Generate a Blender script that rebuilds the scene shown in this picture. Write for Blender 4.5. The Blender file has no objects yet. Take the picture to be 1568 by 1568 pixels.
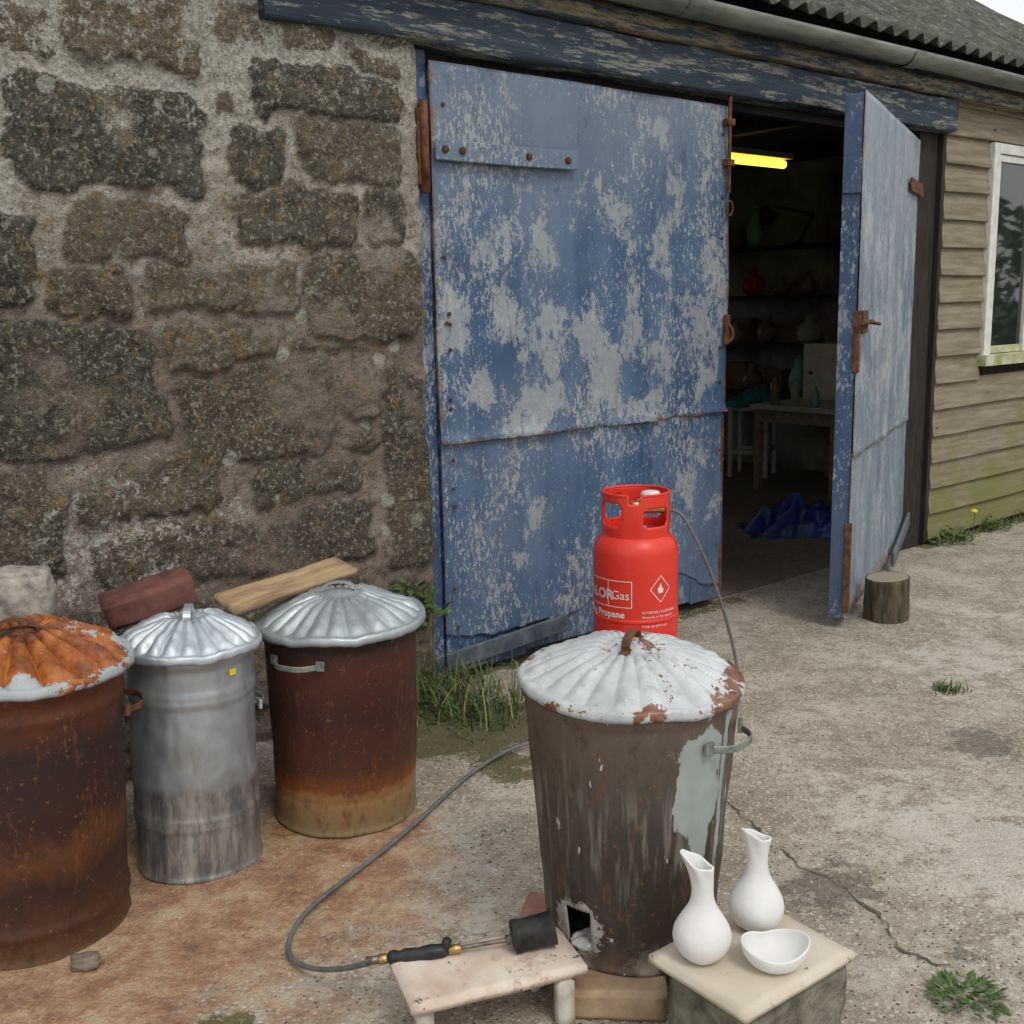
import bpy, bmesh, math, random
import numpy as np
from mathutils import Vector, Matrix, noise as mnoise
random.seed(7); rng=np.random.RandomState(11)
scene=bpy.context.scene
COL=scene.collection
# ---------------------------------------------------------------- numpy noise
_T=rng.rand(256,256)
def vn(x,y,seed=0):
    x=np.asarray(x,float)+seed*17.3; y=np.asarray(y,float)+seed*9.1
    xi=np.floor(x).astype(int); yi=np.floor(y).astype(int)
    fx=x-xi; fy=y-yi; fx=fx*fx*(3-2*fx); fy=fy*fy*(3-2*fy)
    a=_T[xi%256,yi%256]; b=_T[(xi+1)%256,yi%256]; c=_T[xi%256,(yi+1)%256]; d=_T[(xi+1)%256,(yi+1)%256]
    return (a*(1-fx)+b*fx)*(1-fy)+(c*(1-fx)+d*fx)*fy
def fbm(x,y,seed=0,o=4):
    s=0;a=.5;t=0
    for i in range(o):
        s=s+a*vn(x*2**i,y*2**i,seed+i*3); t+=a; a*=.5
    return s/t
def sst(a,b,x):
    t=np.clip((x-a)/(b-a),0,1); return t*t*(3-2*t)
# ---------------------------------------------------------------- materials
class Mt:
    def __init__(s,name,rough=.8,metal=0,spec=.5):
        s.m=bpy.data.materials.new(name); s.m.use_nodes=True; s.nt=s.m.node_tree
        s.b=s.nt.nodes['Principled BSDF']; s.b.inputs['Roughness'].default_value=rough
        s.b.inputs['Metallic'].default_value=metal; s.b.inputs['Specular IOR Level'].default_value=spec
        s.tc=s.nt.nodes.new('ShaderNodeTexCoord').outputs['Object']
    def lk(s,a,b): s.nt.links.new(a,b)
    def setin(s,inp,v):
        if isinstance(v,bpy.types.NodeSocket): s.lk(v,inp)
        elif isinstance(v,(tuple,list)):
            inp.default_value=(*v,1) if len(v)==3 and len(inp.default_value)==4 else v
        else: inp.default_value=v
    def mp(s,scale=(1,1,1),loc=(0,0,0),vec=None):
        n=s.nt.nodes.new('ShaderNodeMapping'); s.lk(vec or s.tc,n.inputs[0]); n.inputs['Scale'].default_value=scale; n.inputs['Location'].default_value=loc
        return n.outputs[0]
    def noise(s,scale,detail=6,rough=.6,vec=None,dist=0,color=False):
        n=s.nt.nodes.new('ShaderNodeTexNoise'); s.lk(vec or s.tc,n.inputs['Vector'])
        n.inputs['Scale'].default_value=scale; n.inputs['Detail'].default_value=min(detail,3 if scale>=28 else 5); n.inputs['Roughness'].default_value=rough; n.inputs['Distortion'].default_value=dist
        return n.outputs['Color' if color else 'Fac']
    def vor(s,scale,vec=None,feature='F1',out='Distance',rand=1):
        n=s.nt.nodes.new('ShaderNodeTexVoronoi'); n.feature=feature; s.lk(vec or s.tc,n.inputs['Vector']); n.inputs['Scale'].default_value=scale; n.inputs['Randomness'].default_value=rand
        return n.outputs[out]
    def ramp(s,fac,stops,interp='LINEAR'):
        n=s.nt.nodes.new('ShaderNodeValToRGB'); s.lk(fac,n.inputs[0]); cr=n.color_ramp; cr.interpolation=interp
        while len(cr.elements)>1: cr.elements.remove(cr.elements[-1])
        for i,(p,c) in enumerate(stops):
            e=cr.elements[0] if i==0 else cr.elements.new(p)
            e.position=p
            if not isinstance(c,(tuple,list)): c=(c,c,c)
            e.color=(*c,1)
        return n.outputs[0]
    def mix(s,f,a,b,mode='MIX'):
        n=s.nt.nodes.new('ShaderNodeMixRGB'); n.blend_type=mode
        s.setin(n.inputs[0],f); s.setin(n.inputs[1],a); s.setin(n.inputs[2],b); return n.outputs[0]
    def ma(s,op,a,b=0.,c=None):
        n=s.nt.nodes.new('ShaderNodeMath'); n.operation=op
        s.setin(n.inputs[0],a); s.setin(n.inputs[1],b)
        if c is not None: s.setin(n.inputs[2],c)
        return n.outputs[0]
    def mr(s,v,a,b,c=0.,d=1.):
        n=s.nt.nodes.new('ShaderNodeMapRange'); n.interpolation_type='SMOOTHSTEP'; s.setin(n.inputs[0],v)
        for i,x in enumerate((a,b,c,d)): n.inputs[i+1].default_value=x
        return n.outputs[0]
    def sep(s,v=None):
        n=s.nt.nodes.new('ShaderNodeSeparateXYZ'); s.lk(v or s.tc,n.inputs[0]); return n.outputs
    def attr(s,name):
        n=s.nt.nodes.new('ShaderNodeAttribute'); n.attribute_name=name
        q=s.nt.nodes.new('ShaderNodeSeparateColor'); s.lk(n.outputs['Color'],q.inputs[0]); return q.outputs
    def color(s,v): s.setin(s.b.inputs['Base Color'],v)
    def rough(s,v): s.setin(s.b.inputs['Roughness'],v)
    def metal(s,v): s.setin(s.b.inputs['Metallic'],v)
    def bump(s,h,strength=.5,dist=.01):
        n=s.nt.nodes.new('ShaderNodeBump'); s.lk(h,n.inputs['Height']); n.inputs['Strength'].default_value=strength; n.inputs['Distance'].default_value=dist
        s.lk(n.outputs[0],s.b.inputs['Normal'])
def mottle(name,c1,c2,scale=8,rough=.8,metal=0,bump=.3,bd=.004,bs=60,stretch=(1,1,1),spec=.4,lo=.35,hi=.65):
    M=Mt(name,rough,metal,spec); v=M.mp(stretch)
    M.color(M.ramp(M.noise(scale,8,.65,v),[(lo,c1),(hi,c2)]))
    M.bump(M.noise(bs,4,.6,v),bump,bd)
    return M.m
# ---------------------------------------------------------------- mesh helpers
def mesh(name,v,f,mat=None,parent=None,smooth=False,loc=None,rot=None):
    me=bpy.data.meshes.new(name); me.from_pydata([tuple(map(float,p)) for p in v],[],[tuple(map(int,q)) for q in f]); me.update()
    ob=bpy.data.objects.new(name,me); COL.objects.link(ob)
    if mat:
        for m in (mat if isinstance(mat,list) else [mat]): me.materials.append(m)
    if smooth: me.polygons.foreach_set('use_smooth',[True]*len(me.polygons))
    if parent: ob.parent=parent
    if loc is not None: ob.location=loc
    if rot is not None: ob.rotation_euler=rot
    return ob
def empty(name,loc=(0,0,0),rot=(0,0,0),parent=None):
    e=bpy.data.objects.new(name,None); COL.objects.link(e); e.location=loc; e.rotation_euler=rot; e.empty_display_size=.1
    if parent: e.parent=parent
    return e
def gridf(nu,nv,wrap=False):
    f=[]
    for j in range(nv-1):
        for i in range(nu if wrap else nu-1):
            a=j*nu+i; b=j*nu+(i+1)%nu; f.append((a,b,b+nu,a+nu))
    return f
def bev(ob,w=.004,seg=2):
    m=ob.modifiers.new('bev','BEVEL'); m.width=w; m.segments=seg; m.limit_method='ANGLE'; return ob
def box(name,x0,x1,y0,y1,z0,z1,mat,parent=None,b=.003):
    v=[(x,y,z) for z in (z0,z1) for y in (y0,y1) for x in (x0,x1)]
    f=[(0,2,3,1),(4,5,7,6),(0,1,5,4),(2,6,7,3),(0,4,6,2),(1,3,7,5)]
    ob=mesh(name,v,f,mat,parent)
    if b: bev(ob,b)
    return ob
def roughbox(name,size,mat,parent=None,loc=(0,0,0),rot=(0,0,0),amp=.004,cuts=10,bevw=.008,ns=12):
    bm=bmesh.new(); bmesh.ops.create_cube(bm,size=1)
    for v in bm.verts: v.co=Vector((v.co.x*size[0],v.co.y*size[1],v.co.z*size[2]))
    bmesh.ops.bevel(bm,geom=bm.edges[:],offset=bevw,segments=2,affect='EDGES')
    bmesh.ops.subdivide_edges(bm,edges=[e for e in bm.edges if e.calc_length()>.03],cuts=cuts,use_grid_fill=True)
    o=random.random()*50
    for v in bm.verts:
        n=mnoise.noise_vector(v.co*ns+Vector((o,o,o)))+.5*mnoise.noise_vector(v.co*ns*3+Vector((o,0,o)))
        v.co+=n*amp
    me=bpy.data.meshes.new(name); bm.to_mesh(me); bm.free(); me.materials.append(mat)
    me.polygons.foreach_set('use_smooth',[True]*len(me.polygons))
    ob=bpy.data.objects.new(name,me); COL.objects.link(ob); ob.location=loc; ob.rotation_euler=rot
    if parent: ob.parent=parent
    return ob
def rock(name,size,mat,loc,rot=(0,0,0),parent=None,amp=.25):
    bm=bmesh.new(); bmesh.ops.create_icosphere(bm,subdivisions=4,radius=1); o=random.random()*40
    for v in bm.verts:
        d=v.co.normalized(); q=max(abs(d.x),abs(d.y),abs(d.z)); p=d*(.55+.45/q)*.8
        p*=1+amp*mnoise.noise(d*1.6+Vector((o,0,0)))+.06*mnoise.noise(d*6+Vector((o,3,0)))
        v.co=Vector((p.x*size[0]/2,p.y*size[1]/2,p.z*size[2]/2))
    me=bpy.data.meshes.new(name); bm.to_mesh(me); bm.free(); me.materials.append(mat); me.polygons.foreach_set('use_smooth',[True]*len(me.polygons))
    ob=bpy.data.objects.new(name,me); COL.objects.link(ob); ob.location=loc; ob.rotation_euler=rot; ob.parent=parent; return ob
def revolve(name,prof,n,mat,parent=None,smooth=True,fn=None,loc=None):
    v=[]
    for (r,z) in prof:
        for i in range(n):
            t=2*math.pi*i/n; p=(r*math.cos(t),r*math.sin(t),z)
            v.append(fn(p,t,r,z) if fn else p)
    f=gridf(n,len(prof),True)
    if prof[0][0]>1e-4: f.append(tuple(range(n))[::-1])
    if prof[-1][0]>1e-4: f.append(tuple(range((len(prof)-1)*n,len(prof)*n)))
    return mesh(name,v,f,mat,parent,smooth,loc)
def tube(name,pts,r,mat,parent=None,cyc=False,res=6):
    cu=bpy.data.curves.new(name,'CURVE'); cu.dimensions='3D'; cu.bevel_depth=r; cu.bevel_resolution=4; cu.resolution_u=res; cu.use_fill_caps=True
    sp=cu.splines.new('NURBS' if len(pts)>3 else 'POLY'); sp.points.add(len(pts)-1)
    for p,q in zip(sp.points,pts): p.co=(*q,1)
    if len(pts)>3: sp.order_u=3; sp.use_endpoint_u=True
    sp.use_cyclic_u=cyc
    cu.materials.append(mat); ob=bpy.data.objects.new(name,cu); COL.objects.link(ob)
    if parent: ob.parent=parent
    return ob
def strap(name,pts,width,th,mat,parent=None,wdir=(0,1,0)):
    w=Vector(wdir).normalized(); P=[Vector(p) for p in pts]; v=[]
    for i,p in enumerate(P):
        t=(P[min(i+1,len(P)-1)]-P[max(i-1,0)]).normalized(); n=t.cross(w).normalized()
        for a,b in ((-1,-1),(1,-1),(1,1),(-1,1)): v.append(p+w*a*width/2+n*b*th/2)
    f=gridf(4,len(P),True)+[(3,2,1,0),tuple(range(len(v)-4,len(v)))]
    return bev(mesh(name,v,f,mat,parent),th*.3,1)
# ---------------------------------------------------------------- camera
TH=math.radians(10.6); RO=math.radians(1.2)
F=Vector((0,math.cos(TH),-math.sin(TH))); U=Vector((0,math.sin(TH),math.cos(TH))); R=Vector((1,0,0))
cx=R*math.cos(RO)-U*math.sin(RO); cy=R*math.sin(RO)+U*math.cos(RO)
cam=bpy.data.objects.new('camera',bpy.data.cameras.new('camera')); COL.objects.link(cam)
cam.matrix_world=Matrix(((cx.x,cy.x,-F.x,0),(cx.y,cy.y,-F.y,0),(cx.z,cy.z,-F.z,1.5),(0,0,0,1)))
cam.data.sensor_width=36; cam.data.lens=36*1681/1568; cam.data.clip_end=1000; cam.data.clip_start=.05
scene.camera=cam
# ---------------------------------------------------------------- light
w=bpy.data.worlds.new('World'); scene.world=w; w.use_nodes=True; nt=w.node_tree
sky=nt.nodes.new('ShaderNodeTexSky'); sky.sky_type='NISHITA'; sky.sun_disc=False
SE=math.radians(52); SAZ=math.radians(150)
sky.sun_elevation=SE; sky.sun_rotation=SAZ; sky.dust_density=3
mx=nt.nodes.new('ShaderNodeMixRGB'); mx.inputs[0].default_value=.85; nt.links.new(sky.outputs[0],mx.inputs[1]); mx.inputs[2].default_value=(9.6,9.7,9.8,1)
nt.links.new(mx.outputs[0],nt.nodes['Background'].inputs[0]); nt.nodes['Background'].inputs[1].default_value=.112
sd=bpy.data.lights.new('sun','SUN'); sd.energy=1.15; sd.angle=math.radians(18); sd.color=(1,.965,.91)
so=bpy.data.objects.new('sun',sd); COL.objects.link(so)
dv=Vector((math.sin(SAZ)*math.cos(SE),math.cos(SAZ)*math.cos(SE),math.sin(SE)))
so.rotation_euler=dv.to_track_quat('Z','Y').to_euler(); so.location=dv*20
scene.view_settings.view_transform='Standard'; scene.view_settings.look='None'; scene.view_settings.exposure=0

# ================================================================ MATERIALS
def stonemat():
    M=Mt('stone_wall_mat',.92,0,.2); A=M.attr('Col'); S=M.sep()
    n2=M.noise(60,5,.75); n3=M.noise(22,5,.9)
    st=M.mix(A[1],(.044,.043,.034),(.15,.115,.078))
    st=M.mix(M.mr(n3,.46,.56),st,M.mix(A[1],(.115,.11,.082),(.225,.18,.125)))
    st=M.mix(M.ma('MULTIPLY',M.mr(n2,.52,.64),.8),st,(.38,.37,.30))
    mo=M.ramp(M.noise(5,5,.75),[(.35,(.21,.16,.135)),(.5,(.29,.23,.19)),(.65,(.38,.32,.265))])
    mu=M.ramp(M.noise(6,5,.8),[(.35,(.33,.28,.22)),(.5,(.48,.44,.37)),(.62,(.64,.61,.54))])
    mo=M.mix(M.mr(M.ma('ADD',S[2],M.ma('MULTIPLY',M.noise(2.2,4,.6),.9)),1.8,2.4),mo,mu)
    mo=M.mix(M.ma('MULTIPLY',M.mr(n3,.52,.60),.7),mo,(.12,.10,.078))
    c=M.mix(A[0],mo,st)
    lo_=M.mr(M.noise(15,5,.85,M.mp((1,1,1),(3,1,5))),.575,.62); c=M.mix(M.ma('MULTIPLY',lo_,.6),c,(.38,.225,.07))
    pz=M.mr(M.ma('ADD',A[2],M.ma('MULTIPLY',M.ma('SUBTRACT',M.noise(13,5,.9),.5),2.1)),.54,.65)
    c=M.mix(M.ma('MULTIPLY',pz,.8),c,M.mix(M.mr(n2,.4,.6),(.38,.36,.30),(.68,.66,.60)))
    vec=M.mp((1,1,1),(7,3,2)); vv=M.vor(8,vec)
    sp=M.ma('MULTIPLY',M.mr(M.ma('ADD',vv,M.ma('MULTIPLY',n3,.20)),.35,.29),M.mr(M.vor(8,vec,out='Color'),.54,.60))
    c=M.mix(M.ma('MULTIPLY',sp,.75),c,M.mix(n2,(.36,.36,.30),(.64,.64,.56)))
    dk=M.mr(M.noise(95,4,.8),.56,.67); c=M.mix(M.ma('MULTIPLY',dk,.75),c,(.022,.020,.015))
    M.color(c); M.bump(M.ma('ADD',M.noise(24,5,.88),M.ma('MULTIPLY',M.noise(130,3,.7),.35)),1.0,.030); return M.m
stoneM=stonemat()

def paintM(name,base,base2,pale,patch=.5,rough=.45,seam=.98,xr=(0.,1.72)):
    M=Mt(name,rough,0,.5); S=M.sep()
    big=M.noise(1.1,4,.5); str_=M.noise(3,5,.6,M.mp((2.2,2.2,.35)))
    c=M.mix(M.mr(str_,.35,.65),base,base2)
    c=M.mix(M.ma('MULTIPLY',M.mr(big,.42,.65),.35),c,M.mix(.35,base2,pale))
    if seam: c=M.mix(M.mr(S[2],1.75,2.3,0,.38),c,M.mix(.42,base2,pale))
    p=M.ma('ADD',M.noise(4.6,3,.5,M.mp((1.2,1.2,.9),(4.2,0,1.1))),M.ma('MULTIPLY',M.ma('SUBTRACT',M.noise(17,5,.95,M.mp((1.2,1.2,.8))),.5),.85))
    zone=M.ma('MULTIPLY',M.mr(S[2],.85,1.2),M.mr(S[2],2.10,1.75))
    p=M.ma('ADD',p,M.ma('MULTIPLY',zone,.085))
    pm=M.mr(p,patch+.035,patch+.05); c=M.mix(M.ma('MULTIPLY',pm,.82),c,M.mix(M.noise(40,4),M.mix(.45,base2,pale),pale))
    f=M.ma('ADD',M.noise(45,5,.9,M.mp((1.3,1.3,.6),(1,2,3))),M.ma('MULTIPLY',M.noise(2.3,3,.5,M.mp((1,1,1),(9,1,4))),.55))
    fm=M.mr(f,.865,.885); c=M.mix(M.ma('MULTIPLY',fm,.75),c,pale)
    dk=M.mr(M.noise(7,5,.85,M.mp((1.5,1.5,.5),(5,5,1))),.54,.66); c=M.mix(M.ma('MULTIPLY',dk,.5),c,(.028,.052,.10))
    if seam:
        rn=M.noise(9,5,.85)
        e=M.ma('ABSOLUTE',M.ma('SUBTRACT',S[2],seam)); r=M.mr(M.ma('ADD',e,M.ma('MULTIPLY',rn,.16)),.090,.068)
        e2=M.ma('MINIMUM',M.ma('SUBTRACT',S[0],xr[0]),M.ma('SUBTRACT',xr[1],S[0])); r2=M.mr(M.ma('ADD',e2,M.ma('MULTIPLY',M.noise(6,5,.85),.18)),.104,.085)
        e3=M.mr(M.ma('ADD',S[2],M.ma('MULTIPLY',rn,.35)),.31,.26)
        sp=M.mr(M.noise(17,4,.85,M.mp((1,1,.8),(2,8,2))),.68,.70)
        drip=M.ma('MULTIPLY',M.mr(M.noise(9,4,.7,M.mp((3,3,.15),(3,1,1))),.60,.72),M.mr(e,.45,.0)); 
        r=M.ma('MAXIMUM',M.ma('MAXIMUM',M.ma('MAXIMUM',r,r2),e3),sp)
        rc=M.ramp(M.noise(27,5,.8),[(.3,(.05,.022,.015)),(.5,(.20,.09,.04)),(.7,(.36,.28,.20))])
        c=M.mix(M.ma('MULTIPLY',drip,.35),c,(.17,.10,.06)); c=M.mix(M.ma('MULTIPLY',r,.8),c,rc)
    M.color(c); M.rough(M.mr(M.noise(20,4),.3,.7,rough-.08,rough+.25))
    M.bump(M.ma('ADD',M.ma('MULTIPLY',pm,-.6),M.noise(60,4,.7)),.4,.003); return M.m
blueM=paintM('weathered_blue_paint',(.042,.088,.178),(.080,.138,.240),(.41,.42,.40),patch=.583)
blue2M=paintM('sky_lit_blue_paint',(.135,.185,.26),(.23,.29,.345),(.46,.48,.50),patch=.59,rough=.4,seam=.8,xr=(-1.76,.03))  # flaking blue, base paled to paint in sky sheen on the open door
edgeM=paintM('blue_edge_paint',(.027,.060,.14),(.045,.085,.175),(.33,.36,.38),patch=.63,seam=None)
def timberpaint(name,cc,bare,thr,stretch=(.5,3,4)):
    M=Mt(name,.75,0,.3); v=M.mp(stretch)
    c=M.ramp(M.noise(3,5,.6,v),[(.3,cc[0]),(.7,cc[1])])
    m=M.mr(M.ma('ADD',M.noise(6,5,.8,v),M.ma('MULTIPLY',M.noise(27,5,.8,v),.35)),thr,thr+.03)
    c=M.mix(M.ma('MULTIPLY',m,.9),c,M.ramp(M.noise(22,5,.7,v),[(.35,bare[0]),(.65,bare[1])]))
    cr=M.mr(M.noise(9,4,.8,M.mp((.35,4,14))),.64,.68); c=M.mix(cr,c,(.012,.012,.012))
    M.color(c); M.bump(M.noise(20,5,.7,M.mp((.3,3,9))),.9,.008); return M.m
lintM=timberpaint('lintel_paint',((.030,.045,.070),(.07,.098,.13)),((.07,.07,.065),(.42,.42,.37)),.69)
fascM=timberpaint('fascia_paint',((.035,.050,.080),(.06,.09,.12)),((.14,.095,.055),(.36,.30,.20)),.64)
M=Mt('clapboard_wood',.85,0,.25); S=M.sep()
v=M.mp((.8,1,9)); c=M.ramp(M.noise(3,5,.7,v),[(.3,(.165,.135,.09)),(.5,(.255,.21,.15)),(.7,(.35,.30,.235))])
k=M.ma('ADD',M.noise(1.3,5,.7),M.mr(S[2],1.3,0.,0.,.42)); c=M.mix(M.ma('MULTIPLY',M.mr(k,.66,.9),.8),c,(.17,.175,.05))
kn=M.mr(M.vor(3.3,M.mp((1,1,2))),.07,.04); c=M.mix(kn,c,(.07,.045,.025))
M.color(c); M.bump(M.noise(9,5,.7,M.mp((.6,1,14))),.6,.005); cladM=M.m
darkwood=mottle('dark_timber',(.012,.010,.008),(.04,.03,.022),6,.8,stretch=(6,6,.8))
whiteM=mottle('white_window_paint',(.58,.58,.52),(.78,.78,.74),14,.5,bump=.15)
sillM=mottle('lichened_sill_paint',(.30,.31,.10),(.62,.62,.48),9,.6,bump=.15)
M=Mt('asbestos_cement_roof',.95,0,.15)
c=M.ramp(M.noise(6,5,.75),[(.3,(.05,.05,.042)),(.5,(.10,.098,.083)),(.7,(.185,.18,.155))])
c=M.mix(M.mr(M.noise(27,5,.85),.57,.64),c,(.27,.27,.22)); c=M.mix(M.mr(M.noise(18,5,.8,M.mp((1,1,1),(4,4,4))),.60,.66),c,(.03,.032,.02))
M.color(c); M.bump(M.noise(60,4,.7),.6,.012); roofM=M.m
gutM=mottle('gutter_grey',(.10,.11,.095),(.25,.25,.215),5,.6,bs=40,stretch=(.6,3,3))
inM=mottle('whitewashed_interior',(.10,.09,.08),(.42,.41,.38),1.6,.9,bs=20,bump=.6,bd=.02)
rustM=mottle('rust_iron',(.045,.02,.013),(.20,.08,.035),26,.85,bs=90,bump=.5)
greymetal=mottle('blue_grey_iron',(.05,.07,.095),(.14,.165,.185),12,.6)
handleM=mottle('tarnished_handle',(.10,.11,.10),(.30,.33,.30),18,.5,.3)
# ground
M=Mt('concrete_ground',.88,0,.25); A=M.attr('Col'); B=M.attr('Col2')
n=M.noise(2.4,5,.8); nf=M.noise(20,5,.9); ng=M.noise(110,3,.7); nm=M.noise(7,5,.85,M.mp((1,1,1),(9,2,1)))
c=M.ramp(n,[(.3,(.26,.215,.155)),(.46,(.36,.31,.24)),(.56,(.475,.42,.34)),(.70,(.58,.53,.445))])
c=M.mix(M.ma('MULTIPLY',M.mr(nm,.52,.57),.40),c,(.26,.21,.155))
c=M.mix(M.ma('MULTIPLY',M.mr(nf,.55,.59),.52),c,(.19,.155,.115))
c=M.mix(M.ma('MULTIPLY',M.mr(nf,.46,.42),.35),c,(.60,.56,.48))
pit=M.vor(75); pc=M.vor(75,out='Color')
c=M.mix(M.ma('MULTIPLY',M.mr(pit,.30,.22),M.mr(pc,.60,.64)),c,(.085,.072,.052))
c=M.mix(M.ma('MULTIPLY',M.ma('MULTIPLY',M.mr(pit,.42,.34),M.mr(pc,.40,.36)),.7),c,(.66,.62,.54))
c=M.mix(M.ma('MULTIPLY',M.mr(ng,.56,.64),.5),c,(.62,.57,.49))
li=M.mr(M.ma('ADD',B[0],M.ma('MULTIPLY',M.ma('SUBTRACT',nm,.5),-1.9)),.44,.54)
c=M.mix(M.ma('MULTIPLY',li,.5),c,(.65,.605,.53))
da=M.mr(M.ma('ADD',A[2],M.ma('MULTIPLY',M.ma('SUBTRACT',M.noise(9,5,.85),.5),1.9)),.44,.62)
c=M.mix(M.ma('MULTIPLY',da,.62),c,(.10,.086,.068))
ru=M.ma('ADD',A[0],M.ma('MULTIPLY',M.ma('SUBTRACT',M.noise(4.5,5,.85,M.mp((1,1,1),(2,6,3))),.5),2.1))
rc=M.ramp(M.noise(6,5,.85),[(.32,(.17,.07,.042)),(.46,(.35,.165,.08)),(.56,(.48,.30,.16)),(.70,(.58,.46,.30))])
c=M.mix(M.ma('MULTIPLY',M.mr(ru,.25,.92),.80),c,rc)
ms=M.mr(M.ma('ADD',A[1],M.ma('MULTIPLY',M.ma('SUBTRACT',M.noise(8,5,.85,M.mp((1,1,1),(6,1,3))),.5),1.8)),.44,.60)
c=M.mix(M.ma('MULTIPLY',ms,.85),c,M.ramp(nf,[(.35,(.045,.05,.015)),(.65,(.15,.14,.05))]))
c=M.mix(B[1],c,M.ramp(n,[(.3,(.04,.07,.02)),(.7,(.09,.12,.04))]))
M.color(c); M.bump(M.ma('ADD',M.noise(18,5,.9),M.ma('MULTIPLY',ng,.35)),1.0,.016); groundM=M.m
crackM=mottle('crack_dirt',(.05,.043,.030),(.16,.135,.10),27,.95)

# ================================================================ GROUND
def axis(lo,hi,step,far):
    a=list(np.arange(lo,hi+1e-6,step)); g=step; x=hi; r=[]
    while x<far: g*=1.35; x+=g; r.append(x)
    g=step; x=lo; l=[]
    while x>-far: g*=1.35; x-=g; l.append(x)
    return np.array(l[::-1]+a+r)
X=axis(-2.2,3.4,.02,300); Y=axis(1.4,8.5,.025,300)
XX,YY=np.meshgrid(X,Y)
def G(px,py,r): return np.exp(-((XX-px)**2+(YY-py)**2)/r**2)
near=((np.abs(XX)<4)&(YY<9)&(YY>0))
def gz(x,y): return (fbm(x*3,y*3,2)-.55)*.012
ZZ=np.where(near,gz(XX,YY)+(fbm(XX*14,YY*14,7,3)-.5)*.004,-.004)
rust=np.clip(G(-1.25,2.5,.38)+G(-.92,2.75,.32)*1.1+G(-.5,2.97,.26)+.6*G(-1.0,2.15,.3)+.5*G(-.8,1.9,.30)+.35*G(-.35,2.75,.28)+.28*G(-.35,2.2,.3)+.3*G(-.6,2.5,.3)+.18*G(-.1,2.6,.4)+.15*G(0,1.9,.4),0,1.0)
cW,sW=.767,.642
s_=(XX+.299)*cW+(YY-4.27)*sW; w_=-(XX+.299)*sW+(YY-4.27)*cW
moss=np.clip(G(-.25,3.75,.28)+.8*G(.0,3.85,.2)+.6*np.exp(-((w_+.02)/.12)**2)*(s_<1.9)+.75*G(-.62,2.08,.10)+.5*G(-.25,1.95,.2)+.7*np.exp(-((w_+.03)/.12)**2)*(s_>3.6)+.6*G(.0,3.4,.15)+.4*G(-.75,2.02,.12)+.3*G(-.1,2.9,.2),0,1)
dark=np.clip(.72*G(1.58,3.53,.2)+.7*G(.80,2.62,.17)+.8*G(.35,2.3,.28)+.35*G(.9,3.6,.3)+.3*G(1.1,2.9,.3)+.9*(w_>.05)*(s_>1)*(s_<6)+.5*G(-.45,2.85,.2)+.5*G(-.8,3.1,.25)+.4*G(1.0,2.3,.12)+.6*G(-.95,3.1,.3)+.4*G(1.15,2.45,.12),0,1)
light=np.clip(.70*G(1.35,2.75,.42)+.5*G(1.9,4.3,.6)+.4*G(1.0,3.2,.3)+.4*G(-.1,2.5,.3)+.4*G(1.3,2.1,.3)+.35*G(2.2,5.2,.6)+.3*G(-.35,2.4,.2),0,1)
far=sst(6,9,np.hypot(XX,YY-4))
V=np.stack([XX.ravel(),YY.ravel(),ZZ.ravel()],1)
ground=mesh('ground',V,gridf(len(X),len(Y)),[groundM,crackM],smooth=True)
def setcol(ob,name,r,g,b):
    a=ob.data.color_attributes.new(name,'FLOAT_COLOR','POINT')
    a.data.foreach_set('color',np.stack([r.ravel(),g.ravel(),b.ravel(),np.ones(r.size)],1).astype(np.float32).ravel())
setcol(ground,'Col',rust,moss,dark); setcol(ground,'Col2',light,far,far*0)
def crack(pts,wd):
    v=[];P=[]
    for a,b in zip(pts[:-1],pts[1:]):
        a=Vector((*a,0));b=Vector((*b,0)); k=max(2,int((b-a).length/.012))
        for i in range(k): P.append(a.lerp(b,i/k))
    for i,p in enumerate(P):
        t=(P[min(i+1,len(P)-1)]-P[max(0,i-1)]).normalized(); nn=Vector((-t.y,t.x,0))
        o=nn*((float(fbm(i*.25,wd*99,5))-.5)*.06+random.uniform(-.003,.003)); ww=wd*(.15+1.3*float(vn(i*.3,3))**1.5)*min(1,i/6+.1,(len(P)-i)/6+.05)
        z=float(gz(p.x,p.y))+.0035
        for sg in (-1,1):
            q=p+o+nn*sg*ww/2; v.append((q.x,q.y,z))
    f=[(2*i,2*i+1,2*i+3,2*i+2) for i in range(len(P)-1)]
    return mesh('crack',v,f,crackM,ground)
crack([(.56,3.5),(.645,3.097),(.70,2.86),(.753,2.72),(.848,2.6),(.887,2.489),(.893,2.321),(.95,2.27),(1.0,2.25)],.009)
v=[];f=[]
for _ in range(1100):
    x,y=random.uniform(-1.3,2.6),random.uniform(1.8,5.5)
    if random.random()<.35: x,y=random.gauss(-.3,.5),random.gauss(2.9,.5)
    r=random.uniform(.0015,.0045)*(2 if random.random()<.04 else 1); z=float(gz(x,y))+.002; b=len(v); a0=random.random()*6
    ring=[(x+r*(.6+.6*random.random())*math.cos(a0+k*1.26),y+r*(.6+.6*random.random())*math.sin(a0+k*1.26),z-.001) for k in range(5)]
    v+=ring+[(x,y,z+r*.8)]; f+=[(b+k,b+(k+1)%5,b+5) for k in range(5)]
mesh('gravel',v,f,mottle('grit',(.10,.085,.06),(.52,.47,.38),3,.9))

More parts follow.
